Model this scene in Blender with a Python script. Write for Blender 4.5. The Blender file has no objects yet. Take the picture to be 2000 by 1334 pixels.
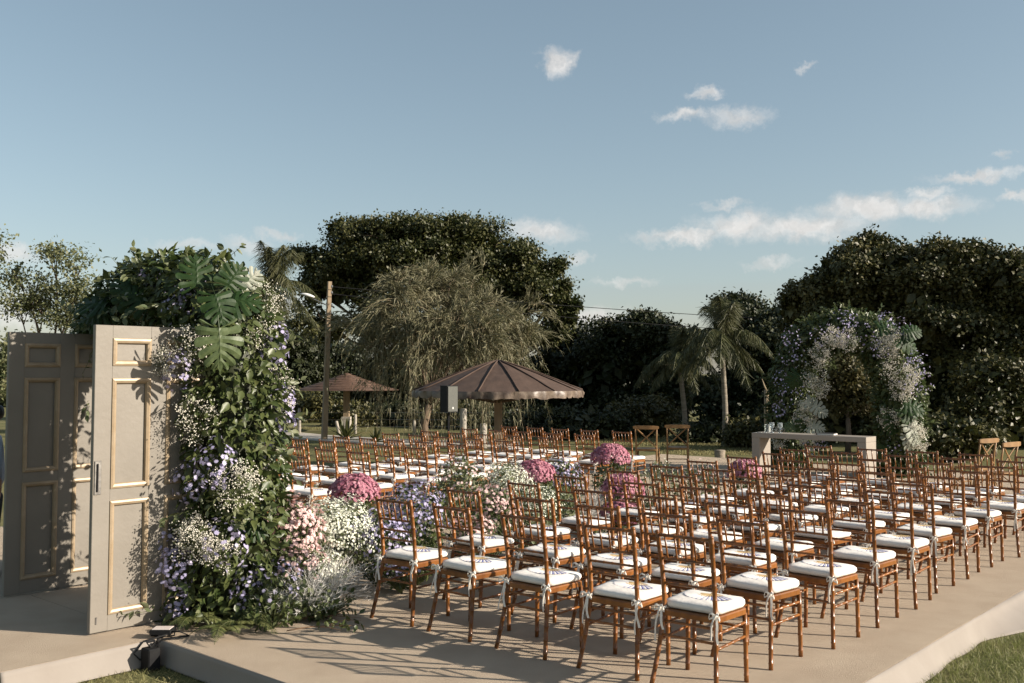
import bpy, math, random
import numpy as np
from math import sin, cos, pi, radians, sqrt, atan2
from mathutils import Vector, Matrix

random.seed(7)
rng = np.random.default_rng(11)
S = bpy.context.scene
COL = S.collection

# ------------------------------------------------------------------ camera
F_PX, PITCH, CAM_Z = 1948.6, 0.0322, 1.853
cam_data = bpy.data.cameras.new("camera")
cam_data.sensor_width = 36.0
cam_data.lens = 36.0 * F_PX / 2000.0
cam_data.clip_start = 0.1
cam_data.clip_end = 5000
cam = bpy.data.objects.new("camera", cam_data)
COL.objects.link(cam)
cam.location = (0, 0, CAM_Z)
cam.rotation_euler = (pi / 2 + PITCH, 0, 0)
S.camera = cam

# ------------------------------------------------------------------ light
SUN_EL = radians(23.0)
SUN_X, SUN_Y = 1.0, -0.23               # horizontal direction towards the sun
sun_az = atan2(SUN_X, SUN_Y)            # clockwise from +Y
sd = bpy.data.lights.new("sun", 'SUN')
sd.energy = 5.0
sd.angle = radians(0.5)
sd.color = (1.0, 0.90, 0.77)
sun = bpy.data.objects.new("sun", sd)
COL.objects.link(sun)
h = cos(SUN_EL)
nrm = sqrt(SUN_X ** 2 + SUN_Y ** 2)
to_sun = Vector((SUN_X / nrm * h, SUN_Y / nrm * h, sin(SUN_EL)))
sun.rotation_euler = to_sun.to_track_quat('Z', 'Y').to_euler()
sun.location = (40, -8, 25)

world = bpy.data.worlds.new("World")
S.world = world
world.use_nodes = True
wn, wl = world.node_tree.nodes, world.node_tree.links
wn.clear()


def N(nodes, t, **kw):
    n = nodes.new(t)
    for k, v in kw.items():
        setattr(n, k, v)
    return n


def build_world():
    out = N(wn, 'ShaderNodeOutputWorld')
    bg = N(wn, 'ShaderNodeBackground')
    bg.inputs['Strength'].default_value = 0.078
    wl.new(bg.outputs[0], out.inputs[0])
    sky = N(wn, 'ShaderNodeTexSky', sky_type='NISHITA')
    sky.sun_disc = False
    sky.sun_elevation = SUN_EL
    sky.sun_rotation = sun_az
    sky.altitude = 500
    sky.air_density = 1.0
    sky.dust_density = 1.6
    sky.ozone_density = 1.0
    hs = N(wn, 'ShaderNodeHueSaturation')
    hs.inputs['Hue'].default_value = 0.484
    hs.inputs['Saturation'].default_value = 0.86
    hs.inputs['Value'].default_value = 1.22
    gm = N(wn, 'ShaderNodeGamma')
    gm.inputs['Gamma'].default_value = 0.82
    wl.new(sky.outputs[0], gm.inputs['Color'])
    wl.new(gm.outputs[0], hs.inputs['Color'])
    # clouds: soft cumulus at directions (azimuth, elevation) in the sky
    tc = N(wn, 'ShaderNodeTexCoord')
    sep = N(wn, 'ShaderNodeSeparateXYZ')
    wl.new(tc.outputs['Generated'], sep.inputs[0])
    az = N(wn, 'ShaderNodeMath', operation='ARCTAN2')
    wl.new(sep.outputs[0], az.inputs[0]); wl.new(sep.outputs[1], az.inputs[1])
    el = N(wn, 'ShaderNodeMath', operation='ARCSINE')
    wl.new(sep.outputs[2], el.inputs[0])
    ae = N(wn, 'ShaderNodeCombineXYZ')
    wl.new(az.outputs[0], ae.inputs[0]); wl.new(el.outputs[0], ae.inputs[1])
    noi = N(wn, 'ShaderNodeTexNoise')
    noi.inputs['Scale'].default_value = 42
    noi.inputs['Detail'].default_value = 9
    noi.inputs['Roughness'].default_value = 0.66
    wl.new(ae.outputs[0], noi.inputs['Vector'])
    cen = N(wn, 'ShaderNodeVectorMath', operation='SUBTRACT')
    wl.new(noi.outputs['Color'], cen.inputs[0]); cen.inputs[1].default_value = (.5, .5, .5)
    sc = N(wn, 'ShaderNodeVectorMath', operation='MULTIPLY')
    wl.new(cen.outputs[0], sc.inputs[0]); sc.inputs[1].default_value = (0.062, 0.034, 0)
    wv = N(wn, 'ShaderNodeVectorMath', operation='ADD')
    wl.new(ae.outputs[0], wv.inputs[0]); wl.new(sc.outputs[0], wv.inputs[1])
    pxs = [(1090, 125, 40, 31, .9), (1385, 178, 42, 13, .8), (1335, 225, 60, 15, .85), (1440, 226, 75, 22, .75),
           (1570, 132, 20, 8, .5), (1335, 462, 100, 18, .95), (1450, 440, 95, 32, 1), (1570, 446, 150, 30, 1),
           (1690, 408, 110, 30, 1), (1810, 408, 95, 24, .95), (1815, 380, 45, 13, .8), (1055, 453, 90, 26, .85),
           (1135, 505, 36, 12, .6), (1505, 515, 60, 11, .55), (1910, 345, 95, 13, .85), (1985, 382, 40, 10, .8),
           (1415, 398, 55, 10, .6), (480, 476, 55, 18, .6), (545, 457, 50, 11, .55), (360, 480, 75, 13, .5),
           (1165, 630, 95, 34, 1), (25, 495, 55, 22, .8), (1220, 553, 65, 10, .5), (30, 600, 70, 40, .8),
           (1960, 305, 30, 10, .5), (560, 600, 60, 26, .6)]
    cl = []
    for u, v, ru, rv, op in pxs:
        x, yy, z = (u - 1000) / F_PX, 1.0, (667 - v) / F_PX
        y2 = yy * cos(PITCH) - z * sin(PITCH); z2 = yy * sin(PITCH) + z * cos(PITCH)
        L = sqrt(x * x + y2 * y2 + z2 * z2)
        cl.append((atan2(x, y2), math.asin(z2 / L), ru / F_PX, rv / F_PX, op))
    r2 = random.Random(3)
    for k in range(16):     # the same kind of scattered clouds all round
        a = 0.75 + r2.random() * 4.8
        if a > pi:
            a -= 2 * pi
        cl.append((a, .06 + r2.random() * .28, .03 + r2.random() * .06, .01 + r2.random() * .012, .6 + .4 * r2.random()))
    last = None
    for a, e, ra, re, op in cl:
        s1 = N(wn, 'ShaderNodeVectorMath', operation='SUBTRACT')
        wl.new(wv.outputs[0], s1.inputs[0]); s1.inputs[1].default_value = (a, e, 0)
        m1 = N(wn, 'ShaderNodeVectorMath', operation='MULTIPLY')
        wl.new(s1.outputs[0], m1.inputs[0]); m1.inputs[1].default_value = (1 / ra, 1 / re, 0)
        ln = N(wn, 'ShaderNodeVectorMath', operation='LENGTH')
        wl.new(m1.outputs[0], ln.inputs[0])
        mr = N(wn, 'ShaderNodeMapRange', interpolation_type='SMOOTHSTEP')
        wl.new(ln.outputs['Value'], mr.inputs['Value'])
        mr.inputs['From Min'].default_value = 1.2
        mr.inputs['From Max'].default_value = 0.1
        mr.inputs['To Min'].default_value = 0
        mr.inputs['To Max'].default_value = op
        if last is None:
            last = mr.outputs[0]
        else:
            mx = N(wn, 'ShaderNodeMath', operation='MAXIMUM')
            wl.new(last, mx.inputs[0]); wl.new(mr.outputs[0], mx.inputs[1])
            last = mx.outputs[0]
    n2 = N(wn, 'ShaderNodeTexNoise')
    n2.inputs['Scale'].default_value = 70
    n2.inputs['Detail'].default_value = 5
    wl.new(wv.outputs[0], n2.inputs['Vector'])
    shade = N(wn, 'ShaderNodeMapRange')
    wl.new(n2.outputs['Fac'], shade.inputs['Value'])
    shade.inputs['From Min'].default_value = .3
    shade.inputs['From Max'].default_value = .7
    shade.inputs['To Min'].default_value = 4.9
    shade.inputs['To Max'].default_value = 7.0
    ccol = N(wn, 'ShaderNodeVectorMath', operation='SCALE')
    ccol.inputs[0].default_value = (1.0, .96, .92)
    wl.new(shade.outputs[0], ccol.inputs['Scale'])
    mix = N(wn, 'ShaderNodeMix', data_type='RGBA')
    sc2 = N(wn, 'ShaderNodeMath', operation='MULTIPLY')
    wl.new(last, sc2.inputs[0]); sc2.inputs[1].default_value = .82
    wl.new(sc2.outputs[0], mix.inputs['Factor'])
    wl.new(hs.outputs[0], mix.inputs['A'])
    wl.new(ccol.outputs[0], mix.inputs['B'])
    wl.new(mix.outputs['Result'], bg.inputs['Color'])


build_world()
S.view_settings.view_transform = 'Standard'
S.view_settings.look = 'None'
S.view_settings.exposure = 0.85
S.view_settings.gamma = 1.0

# ------------------------------------------------------------------ frames of reference
TH = 0.7234
AV = np.array([sin(TH), cos(TH), 0.0])       # along the aisle, to the altar
RV = np.array([cos(TH), -sin(TH), 0.0])      # along the rows, to the right
OV = np.array([1.1895, 6.0284, 0.0])
GZ = -0.17                                   # lawn below the platform top (z = 0)


def W(al, ac, z=0.0):
    return OV + AV * al + RV * ac + np.array([0, 0, z])


def P(u, v, t):
    """point seen at photo pixel (u, v) at distance t along the view axis"""
    up = (667 - v) / F_PX
    return np.array([(u - 1000) / F_PX * t, t * (cos(PITCH) - up * sin(PITCH)), CAM_Z + t * (sin(PITCH) + up * cos(PITCH))])


def G(u, v, z):
    up = (667 - v) / F_PX
    return P(u, v, (z - CAM_Z) / (sin(PITCH) + up * cos(PITCH)))


# ------------------------------------------------------------------ materials
MATS = {}


def mat(name, col, rough=.6, col2=None, scale=8.0, detail=4, bump=0.0, bscale=None, island=0.0, transl=0.0,
        spec=.4, metal=0.0, coat=0.0, obj_rand=0.0, sheen=0.0, alpha=None, tcol=None, stretch=None):
    if name in MATS:
        return MATS[name]
    m = bpy.data.materials.new(name)
    m.use_nodes = True
    n, l = m.node_tree.nodes, m.node_tree.links
    b = n['Principled BSDF']
    out = n['Material Output']
    b.inputs['Roughness'].default_value = rough
    b.inputs['Specular IOR Level'].default_value = spec
    b.inputs['Metallic'].default_value = metal
    b.inputs['Coat Weight'].default_value = coat
    b.inputs['Coat Roughness'].default_value = .15
    b.inputs['Sheen Weight'].default_value = sheen
    c1 = (*col, 1)
    b.inputs['Base Color'].default_value = c1
    src = None
    tc = n.new('ShaderNodeTexCoord')
    vec = tc.outputs['Object']
    if stretch:
        mp = n.new('ShaderNodeMapping')
        mp.inputs['Scale'].default_value = stretch
        l.new(vec, mp.inputs['Vector'])
        vec = mp.outputs[0]
    if col2 is not None:
        t = n.new('ShaderNodeTexNoise')
        t.inputs['Scale'].default_value = scale
        t.inputs['Detail'].default_value = detail
        l.new(vec, t.inputs['Vector'])
        r = n.new('ShaderNodeMapRange')
        r.inputs['From Min'].default_value = .32
        r.inputs['From Max'].default_value = .68
        l.new(t.outputs['Fac'], r.inputs['Value'])
        mx = n.new('ShaderNodeMix')
        mx.data_type = 'RGBA'
        mx.inputs['A'].default_value = c1
        mx.inputs['B'].default_value = (*col2, 1)
        if island > 0:
            g = n.new('ShaderNodeNewGeometry')
            a = n.new('ShaderNodeMix')
            a.data_type = 'FLOAT'
            a.inputs['Factor'].default_value = island
            l.new(r.outputs[0], a.inputs['A'])
            l.new(g.outputs['Random Per Island'], a.inputs['B'])
            l.new(a.outputs['Result'], mx.inputs['Factor'])
        else:
            l.new(r.outputs[0], mx.inputs['Factor'])
        src = mx.outputs['Result']
    if obj_rand > 0:
        oi = n.new('ShaderNodeObjectInfo')
        rr = n.new('ShaderNodeMapRange')
        rr.inputs['To Min'].default_value = 1 - obj_rand
        rr.inputs['To Max'].default_value = 1 + obj_rand
        l.new(oi.outputs['Random'], rr.inputs['Value'])
        hv = n.new('ShaderNodeHueSaturation')
        hv.inputs['Color'].default_value = c1
        if src:
            l.new(src, hv.inputs['Color'])
        l.new(rr.outputs[0], hv.inputs['Value'])
        src = hv.outputs[0]
    if src:
        l.new(src, b.inputs['Base Color'])
    if bump > 0:
        t2 = n.new('ShaderNodeTexNoise')
        t2.inputs['Scale'].default_value = bscale or scale * 4
        t2.inputs['Detail'].default_value = 5
        l.new(vec, t2.inputs['Vector'])
        bp = n.new('ShaderNodeBump')
        bp.inputs['Strength'].default_value = bump
        bp.inputs['Distance'].default_value = .02
        l.new(t2.outputs['Fac'], bp.inputs['Height'])
        l.new(bp.outputs[0], b.inputs['Normal'])
    if transl > 0:
        tr = n.new('ShaderNodeBsdfTranslucent')
        tr.inputs['Color'].default_value = (*(tcol or [min(1, c * 1.4) for c in col]), 1)
        ms = n.new('ShaderNodeMixShader')
        ms.inputs[0].default_value = transl
        l.new(b.outputs[0], ms.inputs[1])
        l.new(tr.outputs[0], ms.inputs[2])
        l.new(ms.outputs[0], out.inputs['Surface'])
    MATS[name] = m
    return m


M_WOOD = mat('amber_wood', (.262, .098, .021), .33, (.115, .038, .009), 14, stretch=(1, 1, .25), coat=.2, obj_rand=.16, bump=.08, bscale=60)  # wood grain, with extra shade put into its darker tone
M_WOODL = mat('light_wood', (.28, .155, .058), .5, (.20, .105, .038), 10, stretch=(1, 1, .3), obj_rand=.1)
M_CUSH = mat('cushion_cotton', (.80, .77, .72), .9, (.72, .69, .64), 5, bump=.35, bscale=14, spec=.2, obj_rand=.04)
M_TIE = mat('tie_ribbon', (.80, .76, .69), .85, (.70, .66, .6), 30, spec=.2)
M_CARPET = mat('beige_carpet', (.45, .365, .275), .95, (.395, .315, .235), 3, detail=12, bump=.55, bscale=260, spec=.1)
M_DECK = mat('deck_board', (.2, .15, .1), .8, (.15, .11, .08), 5)
M_SKIRT = mat('cream_skirt_cloth', (.275, .245, .215), .85, (.245, .215, .187), 3, bump=.25, bscale=5, spec=.2)
M_SKIRT2 = M_SKIRT
M_GRASSG = mat('lawn', (.105, .112, .046), .9, (.165, .145, .068), 1.2, detail=10, bump=.8, bscale=30, spec=.1)
M_BLADE = mat('grass_blade', (.13, .155, .045), .6, (.33, .285, .14), 2.0, island=.6, transl=.3)
M_DRYBL = mat('dry_grass_blade', (.30, .25, .12), .7, (.16, .17, .06), 2.0, island=.6, transl=.25)
M_PATH = mat('concrete_path', (.50, .46, .40), .9, (.42, .38, .33), 3, bump=.3)
M_DOOR = mat('grey_door_paint', (.212, .190, .160), .55, (.182, .162, .134), 2.2, detail=10, bump=.12, bscale=20)
M_DOORE = mat('door_edge_paint', (.30, .25, .20), .6, (.24, .19, .15), 9)
M_GOLD = mat('gold_moulding', (.34, .265, .18), .45, (.285, .21, .13), 11, detail=6, metal=.12, bump=.1, bscale=30)
M_STEEL = mat('brushed_steel', (.38, .37, .35), .35, (.2, .19, .18), 20, metal=.9)
M_BLACK = mat('black_plastic', (.010, .010, .011), .7, (.016, .016, .016), 20, spec=.15)
M_GRILL = mat('speaker_grille', (.10, .10, .085), .55, (.055, .06, .055), 200, metal=.3)
M_WHITE = mat('white_paint', (.78, .77, .74), .5, (.68, .66, .62), 8)
M_PANEL = mat('lamp_glass', (.75, .66, .6), .15, (.70, .6, .55), 10)
M_CONC = mat('concrete_post', (.40, .36, .30), .9, (.30, .27, .23), 6, bump=.3)
M_POLE = mat('weathered_pole', (.30, .225, .145), .85, (.21, .155, .10), 3, stretch=(4, 4, .6), bump=.3)
M_STAKE = mat('pale_stake_wood', (.36, .29, .19), .85, (.27, .21, .135), 4, stretch=(4, 4, .6), bump=.3)
M_TARP = mat('brown_tarp', (.085, .053, .038), .8, (.058, .035, .025), 3.5, detail=8, bump=.5, bscale=6)
M_TARP2 = mat('brown_shingle', (.125, .073, .048), .6, (.085, .048, .032), 4, detail=8, bump=.4, bscale=9)
M_VAL = mat('valance_cloth', (.21, .165, .125), .45, (.055, .036, .027), 5, bump=.4, bscale=10)
M_TABLE = mat('taupe_table_paint', (.29, .255, .215), .55, (.27, .235, .195), 3, bump=.05)
M_BARK = mat('bark', (.16, .115, .075), .9, (.10, .072, .05), 4, detail=8, bump=.9, bscale=12, stretch=(2, 2, .5))
M_BARKG = mat('grey_bark', (.26, .215, .165), .9, (.17, .14, .105), 4, detail=8, bump=.9, bscale=12, stretch=(1, 1, 2))
M_LEAFD = mat('dark_canopy_leaf', (.024, .036, .010), .5, (.090, .084, .024), .9, island=.45, transl=.15)  # lighter noise tone in clumps, painted to stand in for sunlit leaf masses
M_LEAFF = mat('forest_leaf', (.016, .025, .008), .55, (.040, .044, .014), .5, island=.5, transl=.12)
M_LEAFV = mat('vine_leaf', (.020, .028, .008), .5, (.130, .112, .036), .8, island=.4, transl=.13)  # pale second tone puts sun highlights into the colour of the clumps
M_LEAFO = mat('olive_bush_leaf', (.060, .056, .018), .55, (.125, .10, .036), .6, island=.6, transl=.25)
M_LEAFP = mat('pale_tree_leaf', (.10, .125, .055), .55, (.21, .20, .10), .7, island=.6, transl=.3)
M_WEEP = mat('weeping_leaf', (.085, .085, .040), .6, (.255, .232, .138), .8, island=.65, transl=.2)
M_TWIG = mat('dry_twig', (.24, .195, .12), .85, (.16, .13, .08), 5)
M_PALM = mat('palm_leaf', (.052, .062, .024), .5, (.13, .125, .055), 1.0, island=.5, transl=.2)
M_PTRUNK = mat('palm_trunk_bark', (.27, .235, .185), .9, (.17, .145, .11), 3, stretch=(1, 1, 6), bump=.8, bscale=8)
M_LEAF = mat('arch_leaf', (.028, .050, .012), .4, (.115, .13, .045), 5, island=.7, transl=.2)
M_LEAF2 = mat('silvery_leaf', (.075, .10, .04), .45, (.19, .195, .105), 5, island=.7, transl=.25)
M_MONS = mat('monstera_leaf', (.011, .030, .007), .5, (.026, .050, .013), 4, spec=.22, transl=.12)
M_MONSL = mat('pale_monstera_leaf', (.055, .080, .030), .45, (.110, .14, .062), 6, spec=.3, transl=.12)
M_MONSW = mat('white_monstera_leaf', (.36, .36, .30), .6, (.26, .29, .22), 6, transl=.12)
M_FERN = mat('fern_leaf', (.050, .080, .020), .5, (.20, .20, .075), 5, island=.5, transl=.25)
M_ASTER = mat('lilac_petal', (.35, .315, .50), .6, (.54, .50, .66), 6, island=.8, transl=.2)
M_GYP = mat('white_gypsophila', (.74, .70, .62), .7, (.56, .53, .43), 6, island=.8, transl=.1)
M_WHITEF = mat('cream_blossom', (.78, .77, .67), .7, (.60, .63, .48), 6, island=.8, transl=.15)
M_PINK = mat('pale_pink_petal', (.70, .48, .46), .6, (.78, .62, .58), 6, island=.8, transl=.2)
M_MAG = mat('magenta_petal', (.40, .13, .20), .6, (.58, .30, .34), 6, island=.8, transl=.2)
M_RED = mat('red_petal', (.62, .06, .05), .55, (.7, .12, .08), 6, island=.8)
M_SILV = mat('silver_plume', (.62, .60, .56), .75, (.80, .77, .73), 6, island=.8, transl=.15)
M_STEM = mat('green_stem', (.075, .10, .035), .6, (.12, .13, .05), 6, island=.6)
M_TWIGB = mat('brown_stem', (.22, .13, .07), .7, (.16, .09, .05), 6)
M_BOOK = mat('dark_book_cover', (.03, .03, .032), .5, (.05, .05, .05), 5)
M_PAPER = mat('paper', (.75, .72, .65), .8, (.7, .67, .6), 20)
M_RIB = mat('fan_rib_wood', (.62, .44, .21), .5, (.5, .34, .15), 20)


def fan_material():
    m = bpy.data.materials.new('fan_print')
    m.use_nodes = True
    n, l = m.node_tree.nodes, m.node_tree.links
    b = n['Principled BSDF']
    b.inputs['Roughness'].default_value = .8
    tc = n.new('ShaderNodeTexCoord')
    sp = n.new('ShaderNodeSeparateXYZ')
    l.new(tc.outputs['Object'], sp.inputs[0])
    ang = n.new('ShaderNodeMath'); ang.operation = 'ARCTAN2'
    l.new(sp.outputs[0], ang.inputs[0]); 
    neg = n.new('ShaderNodeMath'); neg.operation = 'MULTIPLY'; neg.inputs[1].default_value = -1
    l.new(sp.outputs[1], neg.inputs[0]); l.new(neg.outputs[0], ang.inputs[1])
    # printed rays: one blue and one white stripe for each fold
    k = n.new('ShaderNodeMath'); k.operation = 'MULTIPLY'; k.inputs[1].default_value = 26 / (radians(150)) * pi
    l.new(ang.outputs[0], k.inputs[0])
    sn = n.new('ShaderNodeMath'); sn.operation = 'SINE'
    l.new(k.outputs[0], sn.inputs[0])
    # the right half of the print is mostly blue, the left half mostly white
    off = n.new('ShaderNodeMapRange')
    off.inputs['From Min'].default_value = -.5; off.inputs['From Max'].default_value = .75
    off.inputs['To Min'].default_value = -1.0; off.inputs['To Max'].default_value = .25
    l.new(ang.outputs[0], off.inputs['Value'])
    ad = n.new('ShaderNodeMath'); ad.operation = 'ADD'
    l.new(sn.outputs[0], ad.inputs[0]); l.new(off.outputs[0], ad.inputs[1])
    rr = n.new('ShaderNodeMath'); rr.operation = 'SQRT'
    dt = n.new('ShaderNodeVectorMath'); dt.operation = 'DOT_PRODUCT'
    l.new(tc.outputs['Object'], dt.inputs[0]); l.new(tc.outputs['Object'], dt.inputs[1])
    l.new(dt.outputs['Value'], rr.inputs[0])
    edge = n.new('ShaderNodeMapRange')
    edge.inputs['From Min'].default_value = .154; edge.inputs['From Max'].default_value = .162
    edge.inputs['To Min'].default_value = 0; edge.inputs['To Max'].default_value = .55
    l.new(rr.outputs[0], edge.inputs['Value'])
    ad2 = n.new('ShaderNodeMath'); ad2.operation = 'ADD'
    l.new(ad.outputs[0], ad2.inputs[0]); l.new(edge.outputs[0], ad2.inputs[1])
    st = n.new('ShaderNodeMapRange'); st.inputs['From Min'].default_value = .15; st.inputs['From Max'].default_value = .45
    l.new(ad2.outputs[0], st.inputs['Value'])
    mx = n.new('ShaderNodeMix'); mx.data_type = 'RGBA'
    mx.inputs['A'].default_value = (.76, .73, .70, 1)
    mx.inputs['B'].default_value = (.17, .18, .38, 1)
    l.new(st.outputs[0], mx.inputs['Factor'])
    l.new(mx.outputs['Result'], b.inputs['Base Color'])
    return m


M_FAN = fan_material()


def glass_mat():
    m = bpy.data.materials.new('clear_glass')
    m.use_nodes = True
    b = m.node_tree.nodes['Principled BSDF']
    b.inputs['Base Color'].default_value = (.85, .92, .95, 1)
    b.inputs['Roughness'].default_value = .03
    b.inputs['Transmission Weight'].default_value = .9
    b.inputs['IOR'].default_value = 1.3
    return m


M_GLASS = glass_mat()

# ------------------------------------------------------------------ mesh helpers


def mesh_np(name, V, F, mt, smooth=False):
    """V (n,3); F list of arrays of equal-length polygons or one array"""
    if not isinstance(F, list):
        F = [F]
    F = [np.asarray(f, dtype=np.int32) for f in F if len(f)]
    me = bpy.data.meshes.new(name)
    V = np.asarray(V, dtype=np.float32)
    me.vertices.add(len(V))
    me.vertices.foreach_set('co', V.ravel())
    loops = np.concatenate([f.ravel() for f in F])
    tot = np.concatenate([np.full(len(f), f.shape[1], dtype=np.int32) for f in F])
    start = np.concatenate([[0], np.cumsum(tot)[:-1]]).astype(np.int32)
    me.loops.add(len(loops))
    me.loops.foreach_set('vertex_index', loops)
    me.polygons.add(len(tot))
    me.polygons.foreach_set('loop_start', start)
    me.polygons.foreach_set('loop_total', tot)
    if smooth:
        me.polygons.foreach_set('use_smooth', np.ones(len(tot), dtype=bool))
    me.update(calc_edges=True)
    me.validate()
    if mt:
        me.materials.append(mt)
    return me


def ob(name, me, parent=None, loc=None, rotz=None):
    o = bpy.data.objects.new(name, me)
    COL.objects.link(o)
    if parent is not None:
        o.parent = parent
    if loc is not None:
        o.location = tuple(float(c) for c in loc)
    if rotz is not None:
        o.rotation_euler = (0, 0, rotz)
    return o


def tag(o, label=None, cat=None, group=None, kind=None):
    if label:
        o['label'] = label
    if cat:
        o['category'] = cat
    if group:
        o['group'] = group
    if kind:
        o['kind'] = kind
    return o


def thing(name, label, cat, loc=(0, 0, 0), rotz=0, group=None):
    return tag(ob(name, None, None, loc, rotz), label, cat, group)


class MB:
    """collects polygons; one mesh at the end"""

    def __init__(s):
        s.v, s.f = [], []

    def add(s, V, F):
        b = len(s.v)
        s.v += [tuple(map(float, p)) for p in V]
        s.f += [tuple(int(i) + b for i in f) for f in F]
        return s

    def box(s, c, d, bev=0.0):
        cx, cy, cz = c
        x, y, z = d[0] / 2, d[1] / 2, d[2] / 2
        b = min(bev, x * .9, y * .9, z * .9)
        if b <= 0:
            V = [(cx + i * x, cy + j * y, cz + k * z) for k in (-1, 1) for j in (-1, 1) for i in (-1, 1)]
            return s.add(V, [(0, 2, 3, 1), (4, 5, 7, 6), (0, 1, 5, 4), (2, 6, 7, 3), (0, 4, 6, 2), (1, 3, 7, 5)])
        # chamfered box: three verts at each corner
        V, idx = [], {}
        for i in (-1, 1):
            for j in (-1, 1):
                for k in (-1, 1):
                    idx[i, j, k] = len(V)
                    V += [(cx + i * x, cy + j * (y - b), cz + k * (z - b)),
                          (cx + i * (x - b), cy + j * y, cz + k * (z - b)),
                          (cx + i * (x - b), cy + j * (y - b), cz + k * z)]
        Fc = []
        for i in (-1, 1):
            q = [idx[i, -1, -1], idx[i, 1, -1], idx[i, 1, 1], idx[i, -1, 1]]
            Fc.append(q if i > 0 else q[::-1])
            q = [idx[-1, i, -1] + 1, idx[1, i, -1] + 1, idx[1, i, 1] + 1, idx[-1, i, 1] + 1]
            Fc.append(q[::-1] if i > 0 else q)
            q = [idx[-1, -1, i] + 2, idx[1, -1, i] + 2, idx[1, 1, i] + 2, idx[-1, 1, i] + 2]
            Fc.append(q if i > 0 else q[::-1])
        for i in (-1, 1):
            for j in (-1, 1):
                a, c2 = idx[i, j, -1], idx[i, j, 1]
                Fc.append([a, a + 1, c2 + 1, c2])
                a, c2 = idx[i, -1, j], idx[i, 1, j]
                Fc.append([a, a + 2, c2 + 2, c2])
                a, c2 = idx[-1, i, j], idx[1, i, j]
                Fc.append([a + 1, a + 2, c2 + 2, c2 + 1])
                for k in (-1, 1):
                    q = idx[i, j, k]
                    Fc.append([q, q + 1, q + 2])
        return s.add(V, Fc)

    def tube(s, pts, rad, n=8, caps=True, sx=1.0):
        pts = [Vector(tuple(map(float, p))) for p in pts]
        if not hasattr(rad, '__len__'):
            rad = [rad] * len(pts)
        V, Fc = [], []
        up = None
        for i, p in enumerate(pts):
            d = (pts[min(i + 1, len(pts) - 1)] - pts[max(i - 1, 0)])
            if d.length < 1e-9:
                d = Vector((0, 0, 1))
            d.normalize()
            if up is None:
                up = Vector((1, 0, 0)) if abs(d.x) < .8 else Vector((0, 1, 0))
            a = (up - d * up.dot(d)).normalized()
            up = a
            b = d.cross(a)
            for k in range(n):
                t = 2 * pi * k / n
                V.append(p + (a * cos(t) * sx + b * sin(t)) * rad[i])
        for i in range(len(pts) - 1):
            for k in range(n):
                k2 = (k + 1) % n
                Fc.append((i * n + k, i * n + k2, (i + 1) * n + k2, (i + 1) * n + k))
        if caps:
            Fc.append(tuple(range(n))[::-1])
            Fc.append(tuple(range((len(pts) - 1) * n, len(pts) * n)))
        return s.add(V, Fc)

    def strip(s, pts, w, side, th=.0016):
        """thin closed ribbon along pts; side = unit vector across"""
        pts = [Vector(p) for p in pts]
        sd_ = Vector(side).normalized() * (w / 2)
        V, Fc = [], []
        for i, p in enumerate(pts):
            d = (pts[min(i + 1, len(pts) - 1)] - pts[max(i - 1, 0)]).normalized()
            nn = d.cross(sd_).normalized() * th
            V += [p - sd_ - nn, p + sd_ - nn, p + sd_ + nn, p - sd_ + nn]
        for i in range(len(pts) - 1):
            for k in range(4):
                k2 = (k + 1) % 4
                Fc.append((i * 4 + k, i * 4 + k2, i * 4 + 4 + k2, i * 4 + 4 + k))
        Fc += [(3, 2, 1, 0), tuple(len(pts) * 4 - 4 + k for k in range(4))]
        return s.add(V, Fc)

    def lathe(s, prof, c=(0, 0, 0), n=16):
        V, Fc = [], []
        for r, z in prof:
            for k in range(n):
                t = 2 * pi * k / n
                V.append((c[0] + r * cos(t), c[1] + r * sin(t), c[2] + z))
        for i in range(len(prof) - 1):
            for k in range(n):
                k2 = (k + 1) % n
                Fc.append((i * n + k, i * n + k2, (i + 1) * n + k2, (i + 1) * n + k))
        return s.add(V, Fc)

    def mesh(s, name, mt, smooth=False):
        me = bpy.data.meshes.new(name)
        me.from_pydata(s.v, [], s.f)
        if smooth:
            for p in me.polygons:
                p.use_smooth = True
        if mt:
            me.materials.append(mt)
        me.update()
        return me

    def build(s, name, mt, parent=None, smooth=False, loc=None, rotz=None):
        return ob(name, s.mesh(name, mt, smooth), parent, loc, rotz)


def rand_rot(n):
    q = rng.normal(size=(n, 4))
    q /= np.linalg.norm(q, axis=1)[:, None]
    w, x, y, z = q.T
    return np.stack([np.stack([1 - 2 * (y * y + z * z), 2 * (x * y - z * w), 2 * (x * z + y * w)], -1),
                     np.stack([2 * (x * y + z * w), 1 - 2 * (x * x + z * z), 2 * (y * z - x * w)], -1),
                     np.stack([2 * (x * z - y * w), 2 * (y * z + x * w), 1 - 2 * (x * x + y * y)], -1)], 1)


def basis(zdir, ydir=None):
    """rotation matrices whose local z is zdir and local y close to ydir (random when None)"""
    z = zdir / np.maximum(np.linalg.norm(zdir, axis=1), 1e-9)[:, None]
    y = rng.normal(size=z.shape) if ydir is None else np.array(ydir, dtype=float)
    y = y - z * (y * z).sum(1)[:, None]
    y /= np.maximum(np.linalg.norm(y, axis=1), 1e-9)[:, None]
    x = np.cross(y, z)
    return np.stack([x, y, z], axis=2)


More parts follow.
